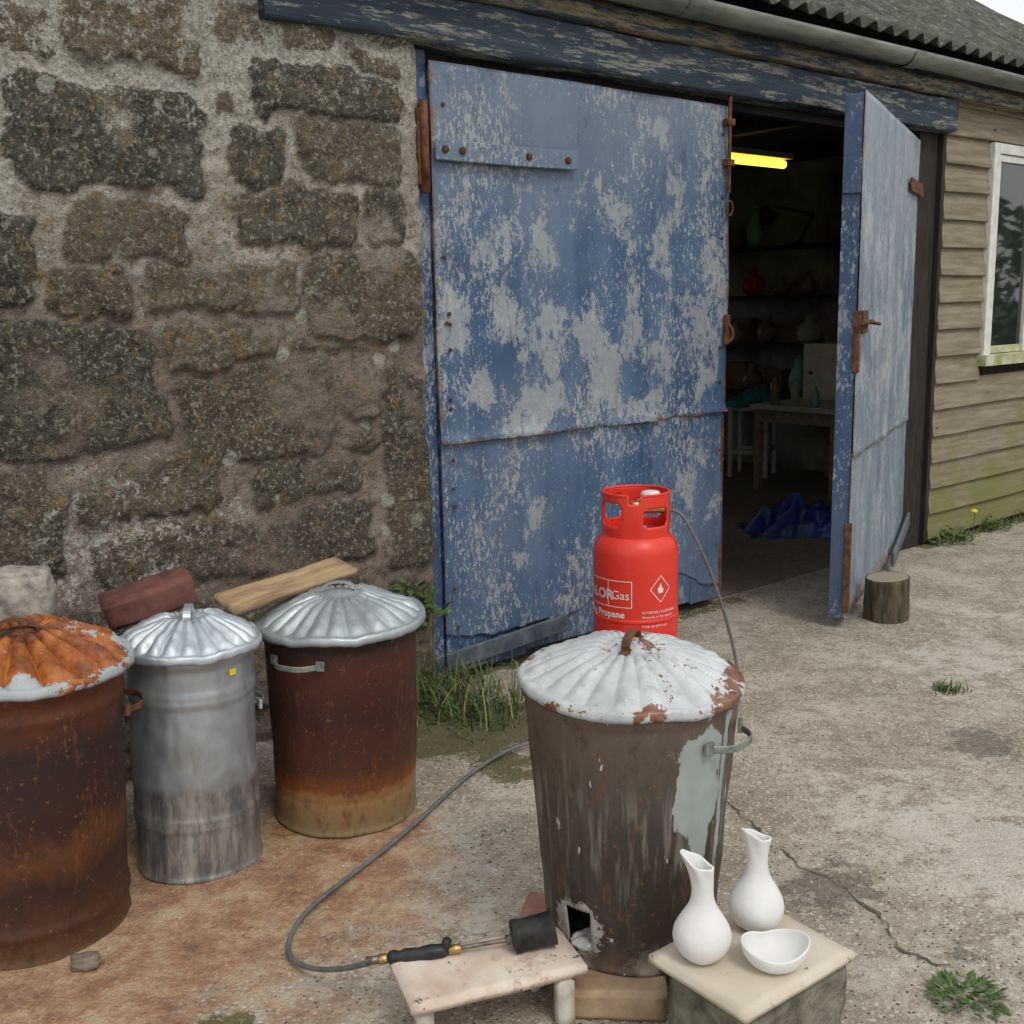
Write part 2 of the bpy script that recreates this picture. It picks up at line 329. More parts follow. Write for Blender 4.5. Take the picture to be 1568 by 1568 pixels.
# ================================================================ BUILDING
bld=empty('stone_workshop_building',(-.299,4.27,0),(0,0,math.atan2(sW,cW)))
ST=[(-1.51,-.89,1.86,2.18,0.),(-.75,-.13,2.13,2.3,.1),(-.8,-.61,1.92,2.1,.1),(-.59,-.13,1.93,2.13,.5),(-1.6,-1.45,1.5,1.8,0.),(-1.8,-1.63,1.5,1.83,.2),(-1.36,-.97,1.67,1.83,.75),(-.82,-.36,1.71,1.91,.3),(-.34,-.12,1.71,1.93,.2),(-1.13,-.58,1.48,1.67,.85),(-.57,-.09,1.38,1.7,.4),(-1.61,-1.11,1.07,1.47,.05),(-1.1,-.67,1.33,1.46,.8),(-1.07,-.47,1.0,1.32,.35),(-.45,-.28,1.11,1.27,.6),(-.28,-.06,.52,1.29,.25),(-1.68,-1.42,.72,1.07,.35),(-1.4,-.9,.84,1.04,.5),(-.8,-.35,.83,1.0,.3),(-1.36,-.77,.62,.82,.4),(-.75,-.33,.60,.81,.3),(-.44,-.28,.99,1.09,.5),(-1.43,-1.16,1.48,1.66,.6),(-.36,-.12,2.31,2.39,.95),(-.86,-.40,2.34,2.50,.9),(-1.32,-.90,2.24,2.45,.8),(-1.64,-1.35,2.22,2.40,.6),(-.63,-.33,1.34,1.375,.6),(-.30,-.06,.26,.49,.3),(-.95,-.36,.36,.57,.3),(-1.5,-.98,.38,.58,.4)]
NB=len(ST)
for k in range(6000):
    q=1-k/6000
    sw=random.uniform(.05,.10+.40*q); sh=random.uniform(.045,.07+.17*q)
    if sw<sh*.8: continue
    s0=random.uniform(-5,-.06-sw*.5); z0=random.uniform(-.05,2.8)
    r=(s0,s0+sw,z0,z0+sh); g=.014
    if r[1]>-.05: continue
    if any(r[0]<o[1]+g and r[1]>o[0]-g and r[2]<o[3]+g and r[3]>o[2]-g for o in ST): continue
    ST.append((*r,random.choice([.2,.4,.6,.85])))
step=.0095
sx=np.concatenate([np.arange(-5,-1.75,.03),np.arange(-1.75,-.045,step)]); zz=np.arange(-.03,2.75,.0095)
SS,Z2=np.meshgrid(sx,zz)
ws=SS+(fbm(SS*6,Z2*6,1)-.5)*.11+(fbm(SS*26,Z2*26,21,3)-.5)*.036; wz=Z2+(fbm(SS*6,Z2*6,8)-.5)*.11+(fbm(SS*26,Z2*26,25,3)-.5)*.036
mask=np.zeros_like(SS); hh=np.zeros_like(SS); tone=np.full_like(SS,.5)
for ii,(a,b,c0,d0,t) in enumerate(ST):
    ex_=.0 if ii<NB else -.002
    cx_,cz_=(a+b)/2,(c0+d0)/2; hx,hz=(b-a)/2+ex_,(d0-c0)/2+ex_; rad=min(hx,hz)*(.3+.5*float(vn(ii*1.7,2.2)))
    qx=np.abs(ws-cx_)-(hx-rad); qz=np.abs(wz-cz_)-(hz-rad)
    d=np.hypot(np.maximum(qx,0),np.maximum(qz,0))+np.minimum(np.maximum(qx,qz),0)-rad
    m=sst(.004,-.008,d); h=sst(.006,-.024,d)*(random.uniform(.010,.028))
    sel=m>mask; tone=np.where(sel,t,tone); mask=np.maximum(mask,m); hh=np.maximum(hh,h)
tone=np.clip(tone+(fbm(SS*5,Z2*5,31)-.5)*.7,0,1)
mask=mask*(1-.60*sst(.60,.70,fbm(SS*4.5,Z2*4.5,14)))*(1-.15*fbm(SS*20,Z2*20,15))
hh=hh+(fbm(SS*6,Z2*6,4)-.5)*.036+(fbm(SS*30,Z2*30,5,3)-.5)*.022
pale=np.clip(sst(1.7,2.3,Z2+.12*(fbm(SS*3,Z2*3,6)-.5)*4-.25*(SS+.9))*.72*(1-.5*mask)+.42*np.exp(-((Z2-.8)/.3)**2-((SS+1.3)/.6)**2)+(1-mask)*.14+.09,0,1)
edge=np.clip((SS+.11)/.06,0,1)
Yw=-.05-hh+edge**2*.02; Xw=SS+(fbm(Z2*7,Z2*0+3,9)-.5)*.05*edge
ncol=len(sx); extra=14
Xf=[];Yf=[];Zf=[];MA=[];TO=[];PA=[]
for j in range(len(zz)):
    xs=list(Xw[j]); ys=list(Yw[j]); ma=list(mask[j]); to=list(tone[j]); pa=list(pale[j])
    for e in range(1,extra+1):
        xs.append(min(-.012,xs[ncol-1]+ .006*min(e,3) + float(vn(e*.5,zz[j]*20,3))*.006)); ys.append(Yw[j][-1]+e*.022); ma.append(ma[ncol-1]); to.append(to[ncol-1]); pa.append(pa[ncol-1]*.4)
    Xf+=xs;Yf+=ys;Zf+=[zz[j]]*(ncol+extra);MA+=ma;TO+=to;PA+=pa
wall=mesh('stone_wall',np.stack([Xf,Yf,Zf],1),gridf(ncol+extra,len(zz)),stoneM,bld,True)
setcol(wall,'Col',np.array(MA),np.array(TO),np.array(PA))
SE_=6.05
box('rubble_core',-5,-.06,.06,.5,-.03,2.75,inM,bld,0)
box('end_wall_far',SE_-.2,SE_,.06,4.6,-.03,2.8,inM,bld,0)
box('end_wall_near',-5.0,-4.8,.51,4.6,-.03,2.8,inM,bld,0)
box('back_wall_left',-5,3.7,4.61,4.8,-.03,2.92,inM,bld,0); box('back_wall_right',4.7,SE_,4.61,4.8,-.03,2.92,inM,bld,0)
box('back_wall_below',3.7,4.7,4.61,4.8,-.03,1.1,inM,bld,0); box('back_wall_above',3.7,4.7,4.61,4.8,1.85,2.92,inM,bld,0)  # unseen opening left between these pieces, added to let daylight onto the shelves
def beam(name,s0,s1,w0,w1,z0,z1,mat,amp=.006,seed=1,n=260):
    xs=np.linspace(s0,s1,n); prof=[(w1,z0),(w0+.006,z0),(w0,z0+.008),(w0,(2*z0+z1)/3),(w0,(z0+2*z1)/3),(w0,z1-.008),(w0+.006,z1),(w1,z1)]
    v=[];k=len(prof)
    for i,x in enumerate(xs):
        for j,(a,b) in enumerate(prof):
            dz=(float(fbm(x*2.5,j*1.7,seed))-.5)*amp*2; dy=(float(fbm(x*5,j*2.3,seed+4))-.5)*amp*1.6
            v.append((x,a+(dy if j not in(0,k-1) else 0),b+dz))
    f=[(i*k+j,i*k+j+1,(i+1)*k+j+1,(i+1)*k+j) for i in range(n-1) for j in range(k-1)]
    f+=[tuple(range(k)),tuple(range((n-1)*k,n*k))[::-1]]
    return mesh(name,v,f,mat,bld,True)
beam('lintel',-.68,3.70,-.090,.10,2.435,2.60,lintM,.014)
beam('fascia',-.72,SE_,-.115,.10,2.612,2.70,fascM,.008,5)
box('wall_plate',-5,SE_-.01,-.02,.10,2.705,2.93,darkwood,bld,0)
box('door_head_board',-.04,3.66,.02,.09,2.39,2.432,darkwood,bld)
gv=[];k=13;xs=np.linspace(-5,SE_+.1,60)
for x in xs:
    for j in range(k):
        t=math.pi*(j/(k-1)); gv.append((x,-.185-.06*math.cos(t),2.755-.06*math.sin(t)-.004*math.sin(x*1.3)))
g=mesh('gutter',gv,gridf(k,len(xs)),gutM,bld,True); mm=g.modifiers.new('s','SOLIDIFY'); mm.thickness=.006; mm.offset=1
for x in (-2.6,-.6,1.25,3.0,4.8):
    gv=[]
    for xx in np.linspace(x-.05,x+.05,4):
        for j in range(k):
            t=math.pi*(j/(k-1)); gv.append((xx,-.185-.072*math.cos(t),2.755-.072*math.sin(t)))
    o=mesh('gutter_joint',gv,gridf(k,4),gutM,bld,True)
pit=math.radians(34); rs=np.arange(-5.2,SE_+.12,.146/10)
def roofslope(name,w0,z0,w1,z1):
    rows=14; v=[]
    ux,uz=(w1-w0),(z1-z0); L=math.hypot(ux,uz); nx,nz=-uz/L,ux/L
    if nz<0: nx,nz=-nx,-nz
    for j in range(rows):
        t=j/(rows-1); lap=(.012 if (j%5)<1 else 0)
        for x in rs:
            a=.022*math.cos(2*math.pi*x/.146)+lap
            v.append((x,w0+ux*t+nx*a,z0+uz*t+nz*a))
    o=mesh(name,v,gridf(len(rs),rows),roofM,bld,True); o.modifiers.new('s','SOLIDIFY').thickness=.008; return o
RW=2.3; zr=2.83+(RW+.2)*math.tan(pit)
roofslope('roof_slope_front',-.2,2.83,RW,zr); roofslope('roof_slope_back',5.0,2.83,RW,zr)
for nm,x in (('gable_far',SE_-.05),('gable_near',-4.9)):
    mesh(nm,[(x,.0,2.79),(x,4.7,2.79),(x,RW+.0,zr-.12)],[(0,1,2)],cladM,bld)
for x in np.arange(-4,5.8,1.5): box('tie_beam',x,x+.08,.11,4.6,2.58,2.70,darkwood,bld,0)
box('door_post_left',-.055,.006,-.018,.10,-.02,2.43,edgeM,bld,.004)
box('jamb_gap_backing',-.050,.06,.035,.101,-.02,2.42,darkwood,bld,0)  # backing board added behind the jamb to block a light gap
box('door_post_right',3.46,3.66,-.0,.12,-.02,2.43,darkwood,bld,.004)
# ---- closed door
d1=empty('barn_door_closed',parent=bld)
def sheet(name,x0,x1,z0,z1,y,mat,parent,amp=.006,curl=0,ragged=0,seed=0,nx=90,nz=70):
    xs=np.linspace(x0,x1,nx); zs=np.linspace(z0,z1,nz); A1,B1=np.meshgrid(xs,zs)
    D=(fbm(A1*2.5,B1*2.5,seed,3)-.5)*amp*2.2+(fbm(A1*9,B1*9,seed+2,2)-.5)*amp*.5
    if curl: D+=curl*np.exp(-(B1-z0)/.018)*(fbm(A1*5,A1*0,seed+7,3)**2)*2.2
    if ragged: B1=B1+ragged*np.exp(-(B1-z0)/.10)*(fbm(A1*4,A1*0+2,seed+3,4)-.4)
    o=mesh(name,np.stack([A1.ravel(),(y-D).ravel(),B1.ravel()],1),gridf(nx,nz),mat,parent,True)
    o.modifiers.new('s','SOLIDIFY').thickness=.003; return o
for i in range(8): box('door_plank',.012+i*.2125,.012+i*.2125+.209,-.025,.0,.03+.03*random.random(),2.38,edgeM,d1,.003)
for z in (.2,1.1,2.15): box('door_ledge',.062,1.66,.001,.03,z,z+.14,darkwood,d1,.003)
sheet('upper_sheet',0.0,1.72,.975,2.39,-.046,blueM,d1,.012,.036,.03,1)
sheet('lower_sheet',0.005,1.715,.13,1.0,-.036,blueM,d1,.010,.0,.24,5)
box('free_edge_strip',1.700,1.722,-.036,.02,.06,2.385,rustM,d1,.002)
strap('bottom_rail',[(-.02,-.064,.105),(.3,-.064,.12),(.64,-.062,.140)],.075,.016,greymetal,d1,(0,0,1))
strap('hinge_strap',[(.0,-.070,2.075),(.4,-.070,2.075),(.72,-.070,2.08)],.075,.012,blueM,d1,(0,0,1))
for x in (.04,.12,.45,.66): revolve('bolt',[(.014,0),(.014,.008),(.006,.012)],12,rustM,d1).matrix_local=Matrix.Translation((x,-.076,2.077))@Matrix.Rotation(math.pi/2,4,'X')
revolve('hinge_pin',[(.016,1.92),(.016,2.25)],14,rustM,d1,loc=(-.03,-.045,0))
box('hinge_plate',-.055,-.004,-.040,-.021,1.95,2.22,rustM,d1,.002)
tube('drop_bolt',[(1.69,-.07,2.44),(1.69,-.07,2.0),],.009,rustM,d1)
tube('drop_bolt_ring',[(1.69+.025*math.cos(t),-.075,1.93+.035*math.sin(t)) for t in np.linspace(0,2*math.pi,10)[:-1]],.005,rustM,d1,True)
for z in (2.3,2.12): box('bolt_keeper',1.665,1.715,-.083,-.05,z,z+.03,rustM,d1,.002)
box('latch_plate',1.685,1.722,-.066,-.054,1.30,1.44,rustM,d1,.002)
tube('latch_loop',[(1.70,-.05,1.30),(1.72,-.085,1.32),(1.72,-.085,1.38),(1.70,-.05,1.41)],.007,rustM,d1)
for i in range(24):
    x,z=random.choice([(.04+.02*random.random(),random.uniform(.2,2.3)),(1.67,random.uniform(.2,2.3)),(random.uniform(.1,1.6),1.0+.02*random.random())])
    revolve('nail',[(.008,0),(.008,.004),(.003,.006)],8,rustM,d1).matrix_local=Matrix.Translation((x,-.048,z))@Matrix.Rotation(math.pi/2,4,'X')
# ---- open door
d2=empty('barn_door_open',(3.42,-.02,0),(0,0,math.radians(22.9)),bld)
box('frame_core',-1.755,0,.006,.085,.05,2.36,edgeM,d2,.003)
sheet('outer_sheet',-1.764,.01,.80,2.37,-.003,blue2M,d2,.005,.010,.0,11)
sheet('outer_sheet_lower',-1.764,.01,.06,.82,.001,blue2M,d2,.005,0,.06,13)
box('edge_patch',-1.768,-1.756,.004,.082,1.95,2.10,edgeM,d2,.002)
box('edge_rust',-1.7665,-1.74,-.008,.02,.08,.5,rustM,d2,.002)
box('edge_rust_mid',-1.7665,-1.73,-.012,.015,1.18,1.45,rustM,d2,.002)
tube('slide_bolt',[(-1.80,-.03,1.40),(-1.55,-.03,1.40)],.010,rustM,d2)
tube('slide_bolt_knob',[(-1.66,-.03,1.40),(-1.66,-.085,1.39)],.008,rustM,d2)
box('slide_bolt_plate',-1.72,-1.58,-.018,-.008,1.35,1.45,rustM,d2,.002)
strap('hinge_strap',[(.06,-.022,2.10),(-.2,-.022,2.10),(-.40,-.02,2.10)],.07,.012,rustM,d2,(0,0,1))
strap('bottom_brace',[(.04,-.03,.20),(-.3,-.03,.12),(-.55,-.03,.07)],.08,.02,greymetal,d2,(0,0,1))
# ---- clapboard section
cb=empty('clapboard_wall',parent=bld)
box('corner_post',3.665,3.70,-.03,.06,.02,2.60,darkwood,cb,.002)
WX0,WX1,WZ0,WZ1=4.27,5.42,1.12,2.38
def board(x0,x1,z0,z1,seed):
    n=max(2,int((x1-x0)/.05)); v=[]
    for x in np.linspace(x0,x1,n):
        d=(float(fbm(x*1.5,seed*3.1,seed))-.5)*.016
        for (yy,zz_) in ((-.010+.03,z1),(-.012,z1),(-.040,z0+.004),(-.038,z0),(-.01+.03,z0)): v.append((x,yy,zz_+d))
    f=[(i*5+j,i*5+j+1,(i+1)*5+j+1,(i+1)*5+j) for i in range(n-1) for j in range(4)]+[(0,1,2,3,4),tuple(range((n-1)*5,n*5))[::-1]]
    mesh('board',v,f,cladM,cb)
z=.03; i=0
while z<2.6:
    z1=z+.172
    if z1>WZ0-.03 and z<WZ1+.03: board(3.702,WX0-.04,z,z1,i); board(WX1+.04,SE_,z,z1,i+50)
    else: board(3.702,SE_,z,z1,i)
    z+=.160; i+=1
box('sheathing',3.70,WX0-.04,.022,.05,0,2.6,darkwood,cb,0); box('sheathing_r',WX1+.04,SE_-.01,.022,.05,0,2.6,darkwood,cb,0)
box('sheathing_b',WX0-.039,WX1+.039,.022,.05,0,WZ0-.03,darkwood,cb,0); box('sheathing_t',WX0-.039,WX1+.039,.022,.05,WZ1+.03,2.6,darkwood,cb,0)
win=empty('window',parent=bld)
M=Mt('window_glass',.03,0,.9); M.color((.02,.026,.022)); glassM=M.m
F0=-.055
box('frame_left',WX0-.04,WX0+.03,F0,.03,WZ0,WZ1,whiteM,win); box('frame_right',WX1-.03,WX1+.04,F0,.03,WZ0,WZ1,whiteM,win)
box('frame_top',WX0-.039,WX1+.039,F0+.003,.03,WZ1-.02,WZ1+.04,whiteM,win); box('frame_sill',WX0-.06,WX1+.06,F0-.03,.03,WZ0-.05,WZ0+.02,sillM,win)
mid=(WX0+WX1)/2
box('mullion',mid-.035,mid+.035,F0+.003,.028,WZ0+.02,WZ1-.02,whiteM,win)
for a,b in ((WX0+.03,mid-.035),(mid+.035,WX1-.03)):
    box('sash_l',a+.002,a+.04,F0+.012,.01,WZ0+.022,WZ1-.022,whiteM,win); box('sash_r',b-.04,b-.002,F0+.012,.01,WZ0+.022,WZ1-.022,whiteM,win)
    box('sash_t',a+.04,b-.04,F0+.014,.01,WZ1-.065,WZ1-.024,whiteM,win); box('sash_b',a+.04,b-.04,F0+.014,.01,WZ0+.024,WZ0+.07,sillM,win)
    box('glass',a+.038,b-.038,-.02,-.014,WZ0+.068,WZ1-.063,glassM,win,0)

# ================================================================ INTERIOR
def inb(name,s,w,z=0,rot=0):
    return empty(name,(-.299+cW*s-sW*w,4.27+sW*s+cW*w,z),(0,0,math.atan2(sW,cW)+rot))
M=Mt('lit_tube',.5); M.color((.9,.8,.2)); M.b.inputs['Emission Color'].default_value=(1,.72,.07,1); M.b.inputs['Emission Strength'].default_value=2.4; tubeM=M.m
ex=(1.77+.299,8.0-4.27); ls=ex[0]*cW+ex[1]*sW; lw=-ex[0]*sW+ex[1]*cW
fl=inb('fluorescent_lamp',ls-.15,lw,2.46)
revolve('tube',[(.012,-.62),(.028,-.6),(.028,.45),(.012,.47)],16,tubeM,fl).rotation_euler=(0,math.pi/2,0)
box('housing',-.65,.5,-.05,.05,.035,.075,whiteM,fl)
greyw=mottle('grey_painted_wood',(.38,.40,.39),(.6,.62,.6),8,.7)
pinew=mottle('table_wood',(.28,.20,.13),(.46,.36,.26),5,.7,stretch=(1,6,6))
tb=inb('work_table',5.05,1.6)
box('top',-.5,.6,-.4,.4,.66,.70,greyw,tb)
for x in (-.45,.54):
    for y in (-.36,.34): box('leg',x,x+.06,y,y+.05,0,.659,pinew,tb)
box('rail',-.39,.54,-.36,-.33,.56,.655,pinew,tb); box('rail_side',-.45,-.42,-.31,.34,.56,.655,pinew,tb)
stM=mottle('white_stool_paint',(.6,.63,.63),(.8,.82,.8),8,.6)
stl=inb('stool',5.25,2.50,0,.4)
box('seat',-.19,.19,-.19,.19,.58,.61,stM,stl)
for x in (-.17,.14):
    for y in (-.17,.14): box('leg',x,x+.035,y,y+.035,0,.579,stM,stl)
    box('rung',x+.004,x+.026,-.134,.139,.2,.235,stM,stl)
box('rung_f',-.134,.139,-.166,-.144,.22,.25,stM,stl)
tealM=mottle('teal_cloth',(.01,.16,.18),(.03,.32,.34),6,.8); tarpM=mottle('blue_tarp',(.008,.022,.12),(.02,.05,.27),9,.4)
def crumple(name,c,rx,ry,h,mat,seed,n=64):
    v=[]
    for j in range(n):
        for i in range(n):
            u=i/(n-1)*2-1; q=j/(n-1)*2-1; r=math.hypot(u,q); e=max(0,1-r**2)**.6
            z=h*e*(.1+1.5*float(fbm(u*2.6,q*2.6,seed,2))**1.4)+.10*e*(1-abs(float(fbm(u*3.2+3,q*3.2,seed+1,2))-.5)*5)
            v.append((u*rx*(1+.4*(float(fbm(u*2,q*2,seed+5))-.5)),q*ry*(1+.4*(float(fbm(u*2,q*2,seed+9))-.5)),max(z,.002)))
    return mesh(name,v,gridf(n,n),mat,None,True,c)
crumple('blue_tarpaulin',(1.90,7.15,0),.36,.28,.13,tarpM,3)
crumple('teal_cloth',(-.299+cW*5.25-sW*2.5,4.27+sW*5.25+cW*2.5,.61),.22,.19,.12,tealM,8)
sh=inb('shelf_unit',5.66,2.7)
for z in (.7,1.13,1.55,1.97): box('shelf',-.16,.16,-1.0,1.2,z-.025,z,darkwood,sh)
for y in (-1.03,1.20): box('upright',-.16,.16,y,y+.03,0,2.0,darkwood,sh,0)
potc=[((.18,.42,.42),(.3,.6,.58)),((.35,.02,.02),(.5,.05,.04)),((.14,.11,.09),(.28,.22,.18)),((.30,.30,.28),(.45,.45,.42))]
pm=[mottle('pot%d'%i,a,b,8,.3) for i,(a,b) in enumerate(potc)]
vp=lambda r,h:[(r*.5,0),(r*.9,h*.15),(r,h*.4),(r*.75,h*.65),(r*.35,h*.8),(r*.4,h)]
def pots(y,z,r,h,m): revolve('shelf_pot',vp(r,h),16,pm[m],sh,loc=(-.05,y,z))
pots(.10,1.97,.075,.36,0); pots(.10,1.55,.10,.24,1)
for y,z,r,h,m in ((-.2,1.55,.07,.14,2),(-.48,1.55,.06,.2,2),(.5,1.55,.06,.2,0),(-.05,1.13,.09,.25,2),(.3,1.13,.07,.18,3),(-.5,1.13,.11,.24,3),(.7,1.13,.06,.2,0),(.1,.7,.1,.25,2),(-.4,.7,.09,.3,0),(.5,.7,.08,.2,3)): pots(y,z,r,h,m)
cart=mottle('cardboard',(.12,.085,.05),(.22,.16,.10),4,.9)
for y,z,a,b in ((-.33,1.55,.06,.12),(.28,1.13,.10,.22),(-.28,1.13,.10,.16),(.32,.7,.12,.25),(-.1,.7,.10,.2),(.40,1.97,.1,.18)): box('shelf_carton',-.02,.12,y-a,y+a,z+.001,z+b,cart,sh,.004)
wc=inb('white_cabinet',5.3,1.75,.702); box('carcass',-.12,.2,-.2,.2,0,.45,whiteM,wc); box('door_panel',-.135,-.122,-.18,.18,.02,.43,whiteM,wc); box('door_knob',-.150,-.136,.1,.13,.2,.23,rustM,wc)
for i,(x,y) in enumerate(((-.35,-.1),(-.25,.15),(-.42,.22),(-.15,-.25))): revolve('jar',[(.03,0),(.035,.01),(.035,.10+.03*i),(.015,.13+.03*i),(.016,.15+.03*i)],14,pm[[0,3,2,3][i]],tb,loc=(x,y,.701))
dl=inb('desk_lamp',5.6,2.33,1.97,.3)
blk=mottle('black_enamel',(.006,.006,.006),(.02,.02,.02),10,.4)
revolve('base',[(.08,0),(.08,.015),(.02,.03)],20,blk,dl)
tube('lower_arm',[(0,0,.02),(.02,-.12,.25)],.012,blk,dl); tube('upper_arm',[(.02,-.12,.25),(0,.22,.33)],.012,blk,dl)
o=revolve('shade',[(.03,.13),(.045,.09),(.095,0),(.09,.0),(.04,.08),(.015,.11)],20,blk,dl); o.location=(0,.26,.22); o.rotation_euler=(-.5,0,0)

# ================================================================ DUSTBINS
def galv(name,c1,c2,extra=None):
    M=Mt(name,.42,.7,.5); S=M.sep()
    c=M.ramp(M.noise(10,5,.6),[(.3,c1),(.7,c2)])
    c=M.mix(M.mr(M.noise(6,5,.7,M.mp((4,4,.5))),.55,.75),c,M.mix(.5,c,(.75,.77,.78)))
    if extra: c=extra(M,S,c)
    M.color(c); M.rough(M.mr(M.noise(14,4),.3,.7,.36,.62)); M.bump(M.noise(35,4),.12,.004); return M.m
silverM=galv('galvanised_steel',(.34,.37,.40),(.53,.56,.58),lambda M,S,c:M.mix(M.ma('MULTIPLY',M.mr(M.ma('ADD',S[2],M.ma('MULTIPLY',M.noise(5),.05)),.30,.26),.85),c,M.mix(M.mr(M.noise(12,5,.8,M.mp((2,2,.4))),.35,.65),(.14,.14,.135),(.48,.47,.45))))
lidsM=galv('galvanised_lid',(.42,.47,.50),(.64,.69,.72))
def rustbody(name,stops,amp=.12,rough=.6,patch=None,H=.65):
    M=Mt(name,rough,.15,.4); S=M.sep()
    zc=M.ma('DIVIDE',S[2],H); k=M.ma('ADD',zc,M.ma('MULTIPLY',M.ma('SUBTRACT',M.noise(5,5,.8,M.mp((1,1,.7))),.5),amp*2))
    c=M.ramp(k,stops)
    c=M.mix(M.ma('MULTIPLY',M.mr(M.noise(26,5,.8,M.mp((1,1,.5))),.5,.64),.5),c,(.035,.02,.014))
    c=M.mix(M.ma('MULTIPLY',M.mr(M.noise(60,4,.7),.6,.7),.45),c,(.30,.13,.05))
    c=M.mix(M.ma('MULTIPLY',M.mr(M.noise(12,5,.85,M.mp((1.5,1.5,.35),(3,3,3))),.57,.65),.4),c,(.22,.08,.03))
    if patch: c=patch(M,S,c)
    M.color(c); M.bump(M.noise(70,5,.7),.35,.003); return M.m
rustA=rustbody('rusty_bin_paint',[(.0,(.22,.17,.09)),(.20,(.30,.16,.06)),(.235,(.20,.06,.018)),(.33,(.085,.028,.014)),(.6,(.050,.018,.013)),(.85,(.085,.024,.015)),(.95,(.03,.018,.014))],.06,H=.6)
rustB=rustbody('dark_rust_paint',[(.0,(.12,.065,.03)),(.12,(.09,.035,.018)),(.30,(.040,.018,.012)),(.42,(.12,.042,.015)),(.5,(.045,.016,.011)),(.75,(.032,.014,.011)),(.95,(.12,.035,.014))],.17,H=.67)
HOLE=math.radians(-130)
def fp(M,S,c):
    st=M.mr(M.noise(7,5,.7,M.mp((4,4,.35),(2,2,2))),.54,.7); c=M.mix(M.ma('MULTIPLY',st,.35),c,(.26,.235,.20))
    st=M.mr(M.noise(27,3,.6,M.mp((2,2,.13))),.50,.68); b=M.ma('MULTIPLY',M.mr(S[2],.20,.28),M.mr(S[2],.48,.36))
    c=M.mix(M.ma('MULTIPLY',M.ma('MULTIPLY',st,b),.42),c,(.33,.30,.25))
    at=M.nt.nodes.new('ShaderNodeMath'); at.operation='ARCTAN2'; M.lk(S[1],at.inputs[0]); M.lk(S[0],at.inputs[1])
    a=M.ma('ABSOLUTE',M.ma('ADD',at.outputs[0],.94))
    nz=M.ma('MULTIPLY',M.ma('SUBTRACT',M.noise(8,5,.65,M.mp((1.6,1.6,.6),(1,0,0))),.5),.8)
    wz=M.mr(S[2],.20,.44,.0,.27); wz=M.ma('MULTIPLY',wz,M.mr(S[2],.58,.52))
    m=M.mr(M.ma('SUBTRACT',M.ma('ADD',a,nz),wz),.015,-.015); m=M.ma('MULTIPLY',m,M.mr(S[2],.20,.22))
    a2=M.ma('ABSOLUTE',M.ma('ADD',at.outputs[0],.62)); m2=M.ma('MULTIPLY',M.mr(M.ma('ADD',a2,M.ma('MULTIPLY',nz,.35)),.055,.035),M.mr(S[2],.15,.3))
    m=M.ma('MAXIMUM',m,m2)
    c=M.mix(m,c,M.mix(M.noise(20,4),(.26,.31,.29),(.46,.51,.48)))
    sp=M.mr(M.noise(22,3,.6,M.mp((1,1,.45),(8,8,1))),.68,.70); c=M.mix(sp,c,(.5,.5,.47))
    hx,hy=.2*math.cos(HOLE),.2*math.sin(HOLE)
    dx=M.ma('SUBTRACT',S[0],hx);dy=M.ma('SUBTRACT',S[1],hy);dz=M.ma('SUBTRACT',S[2],.095)
    dd=M.ma('SQRT',M.ma('ADD',M.ma('ADD',M.ma('MULTIPLY',dx,dx),M.ma('MULTIPLY',dy,dy)),M.ma('MULTIPLY',dz,dz)))
    hm=M.mr(M.ma('ADD',dd,M.ma('MULTIPLY',M.noise(16,5,.85),.14)),.128,.120); c=M.mix(hm,c,M.mix(M.noise(27),(.22,.20,.18),(.58,.57,.53)))
    lo=M.mr(M.ma('ADD',S[2],M.ma('MULTIPLY',M.noise(8,5),.12)),.16,.08); c=M.mix(M.ma('MULTIPLY',lo,M.mr(M.noise(10,5,.7),.45,.6)),c,(.30,.25,.21))
    return c
frontM=rustbody('scorched_bin_paint',[(.0,(.13,.09,.07)),(.1,(.055,.043,.034)),(.45,(.050,.042,.035)),(.7,(.085,.070,.058)),(.95,(.13,.095,.075))],.14,.45,fp,.6)
def lidmat(name,base1,base2,rusts,thr,centre,edge,rough=.5,metal=0.,R=.25):
    M=Mt(name,rough,metal,.5); S=M.sep()
    rr=M.ma('DIVIDE',M.ma('SQRT',M.ma('ADD',M.ma('MULTIPLY',S[0],S[0]),M.ma('MULTIPLY',S[1],S[1]))),R)
    c=M.ramp(M.noise(9,5,.6),[(.3,base1),(.7,base2)])
    c=M.mix(M.ma('MULTIPLY',M.mr(M.noise(20,5,.85),.53,.62),.35),c,M.mix(.5,base1,rusts[0]))
    k=M.ma('ADD',M.noise(7,5,.8),M.ma('ADD',M.mr(rr,.55,.05,0,centre),M.mr(rr,.84,1.02,0,edge)))
    m=M.mr(k,thr,thr+.035)
    rc=M.ramp(M.ma('ADD',M.noise(18,5,.7),M.ma('MULTIPLY',M.mr(rr,.5,.1),-.15 if centre>.3 else 0.)),[(.3,rusts[0]),(.5,rusts[1]),(.7,rusts[2])])
    c=M.mix(m,c,rc); M.color(c); M.bump(M.ma('ADD',M.noise(50,5,.7),M.ma('MULTIPLY',m,-.5)),.35,.003); return M.m
lidF=lidmat('white_chipped_lid',(.36,.38,.39),(.60,.62,.62),((.05,.03,.025),(.20,.08,.04),(.32,.22,.17)),.605,.13,.10,.38)
lidR=lidmat('rusted_lid',(.28,.32,.34),(.44,.47,.48),((.045,.020,.016),(.34,.10,.022),(.52,.20,.05)),.44,.45,-.09,.65,.05)
lidG=lidmat('dull_galvanised_lid',(.32,.36,.37),(.48,.53,.54),((.16,.12,.09),(.25,.18,.12),(.3,.26,.2)),.76,-.1,.05,.42,.5)
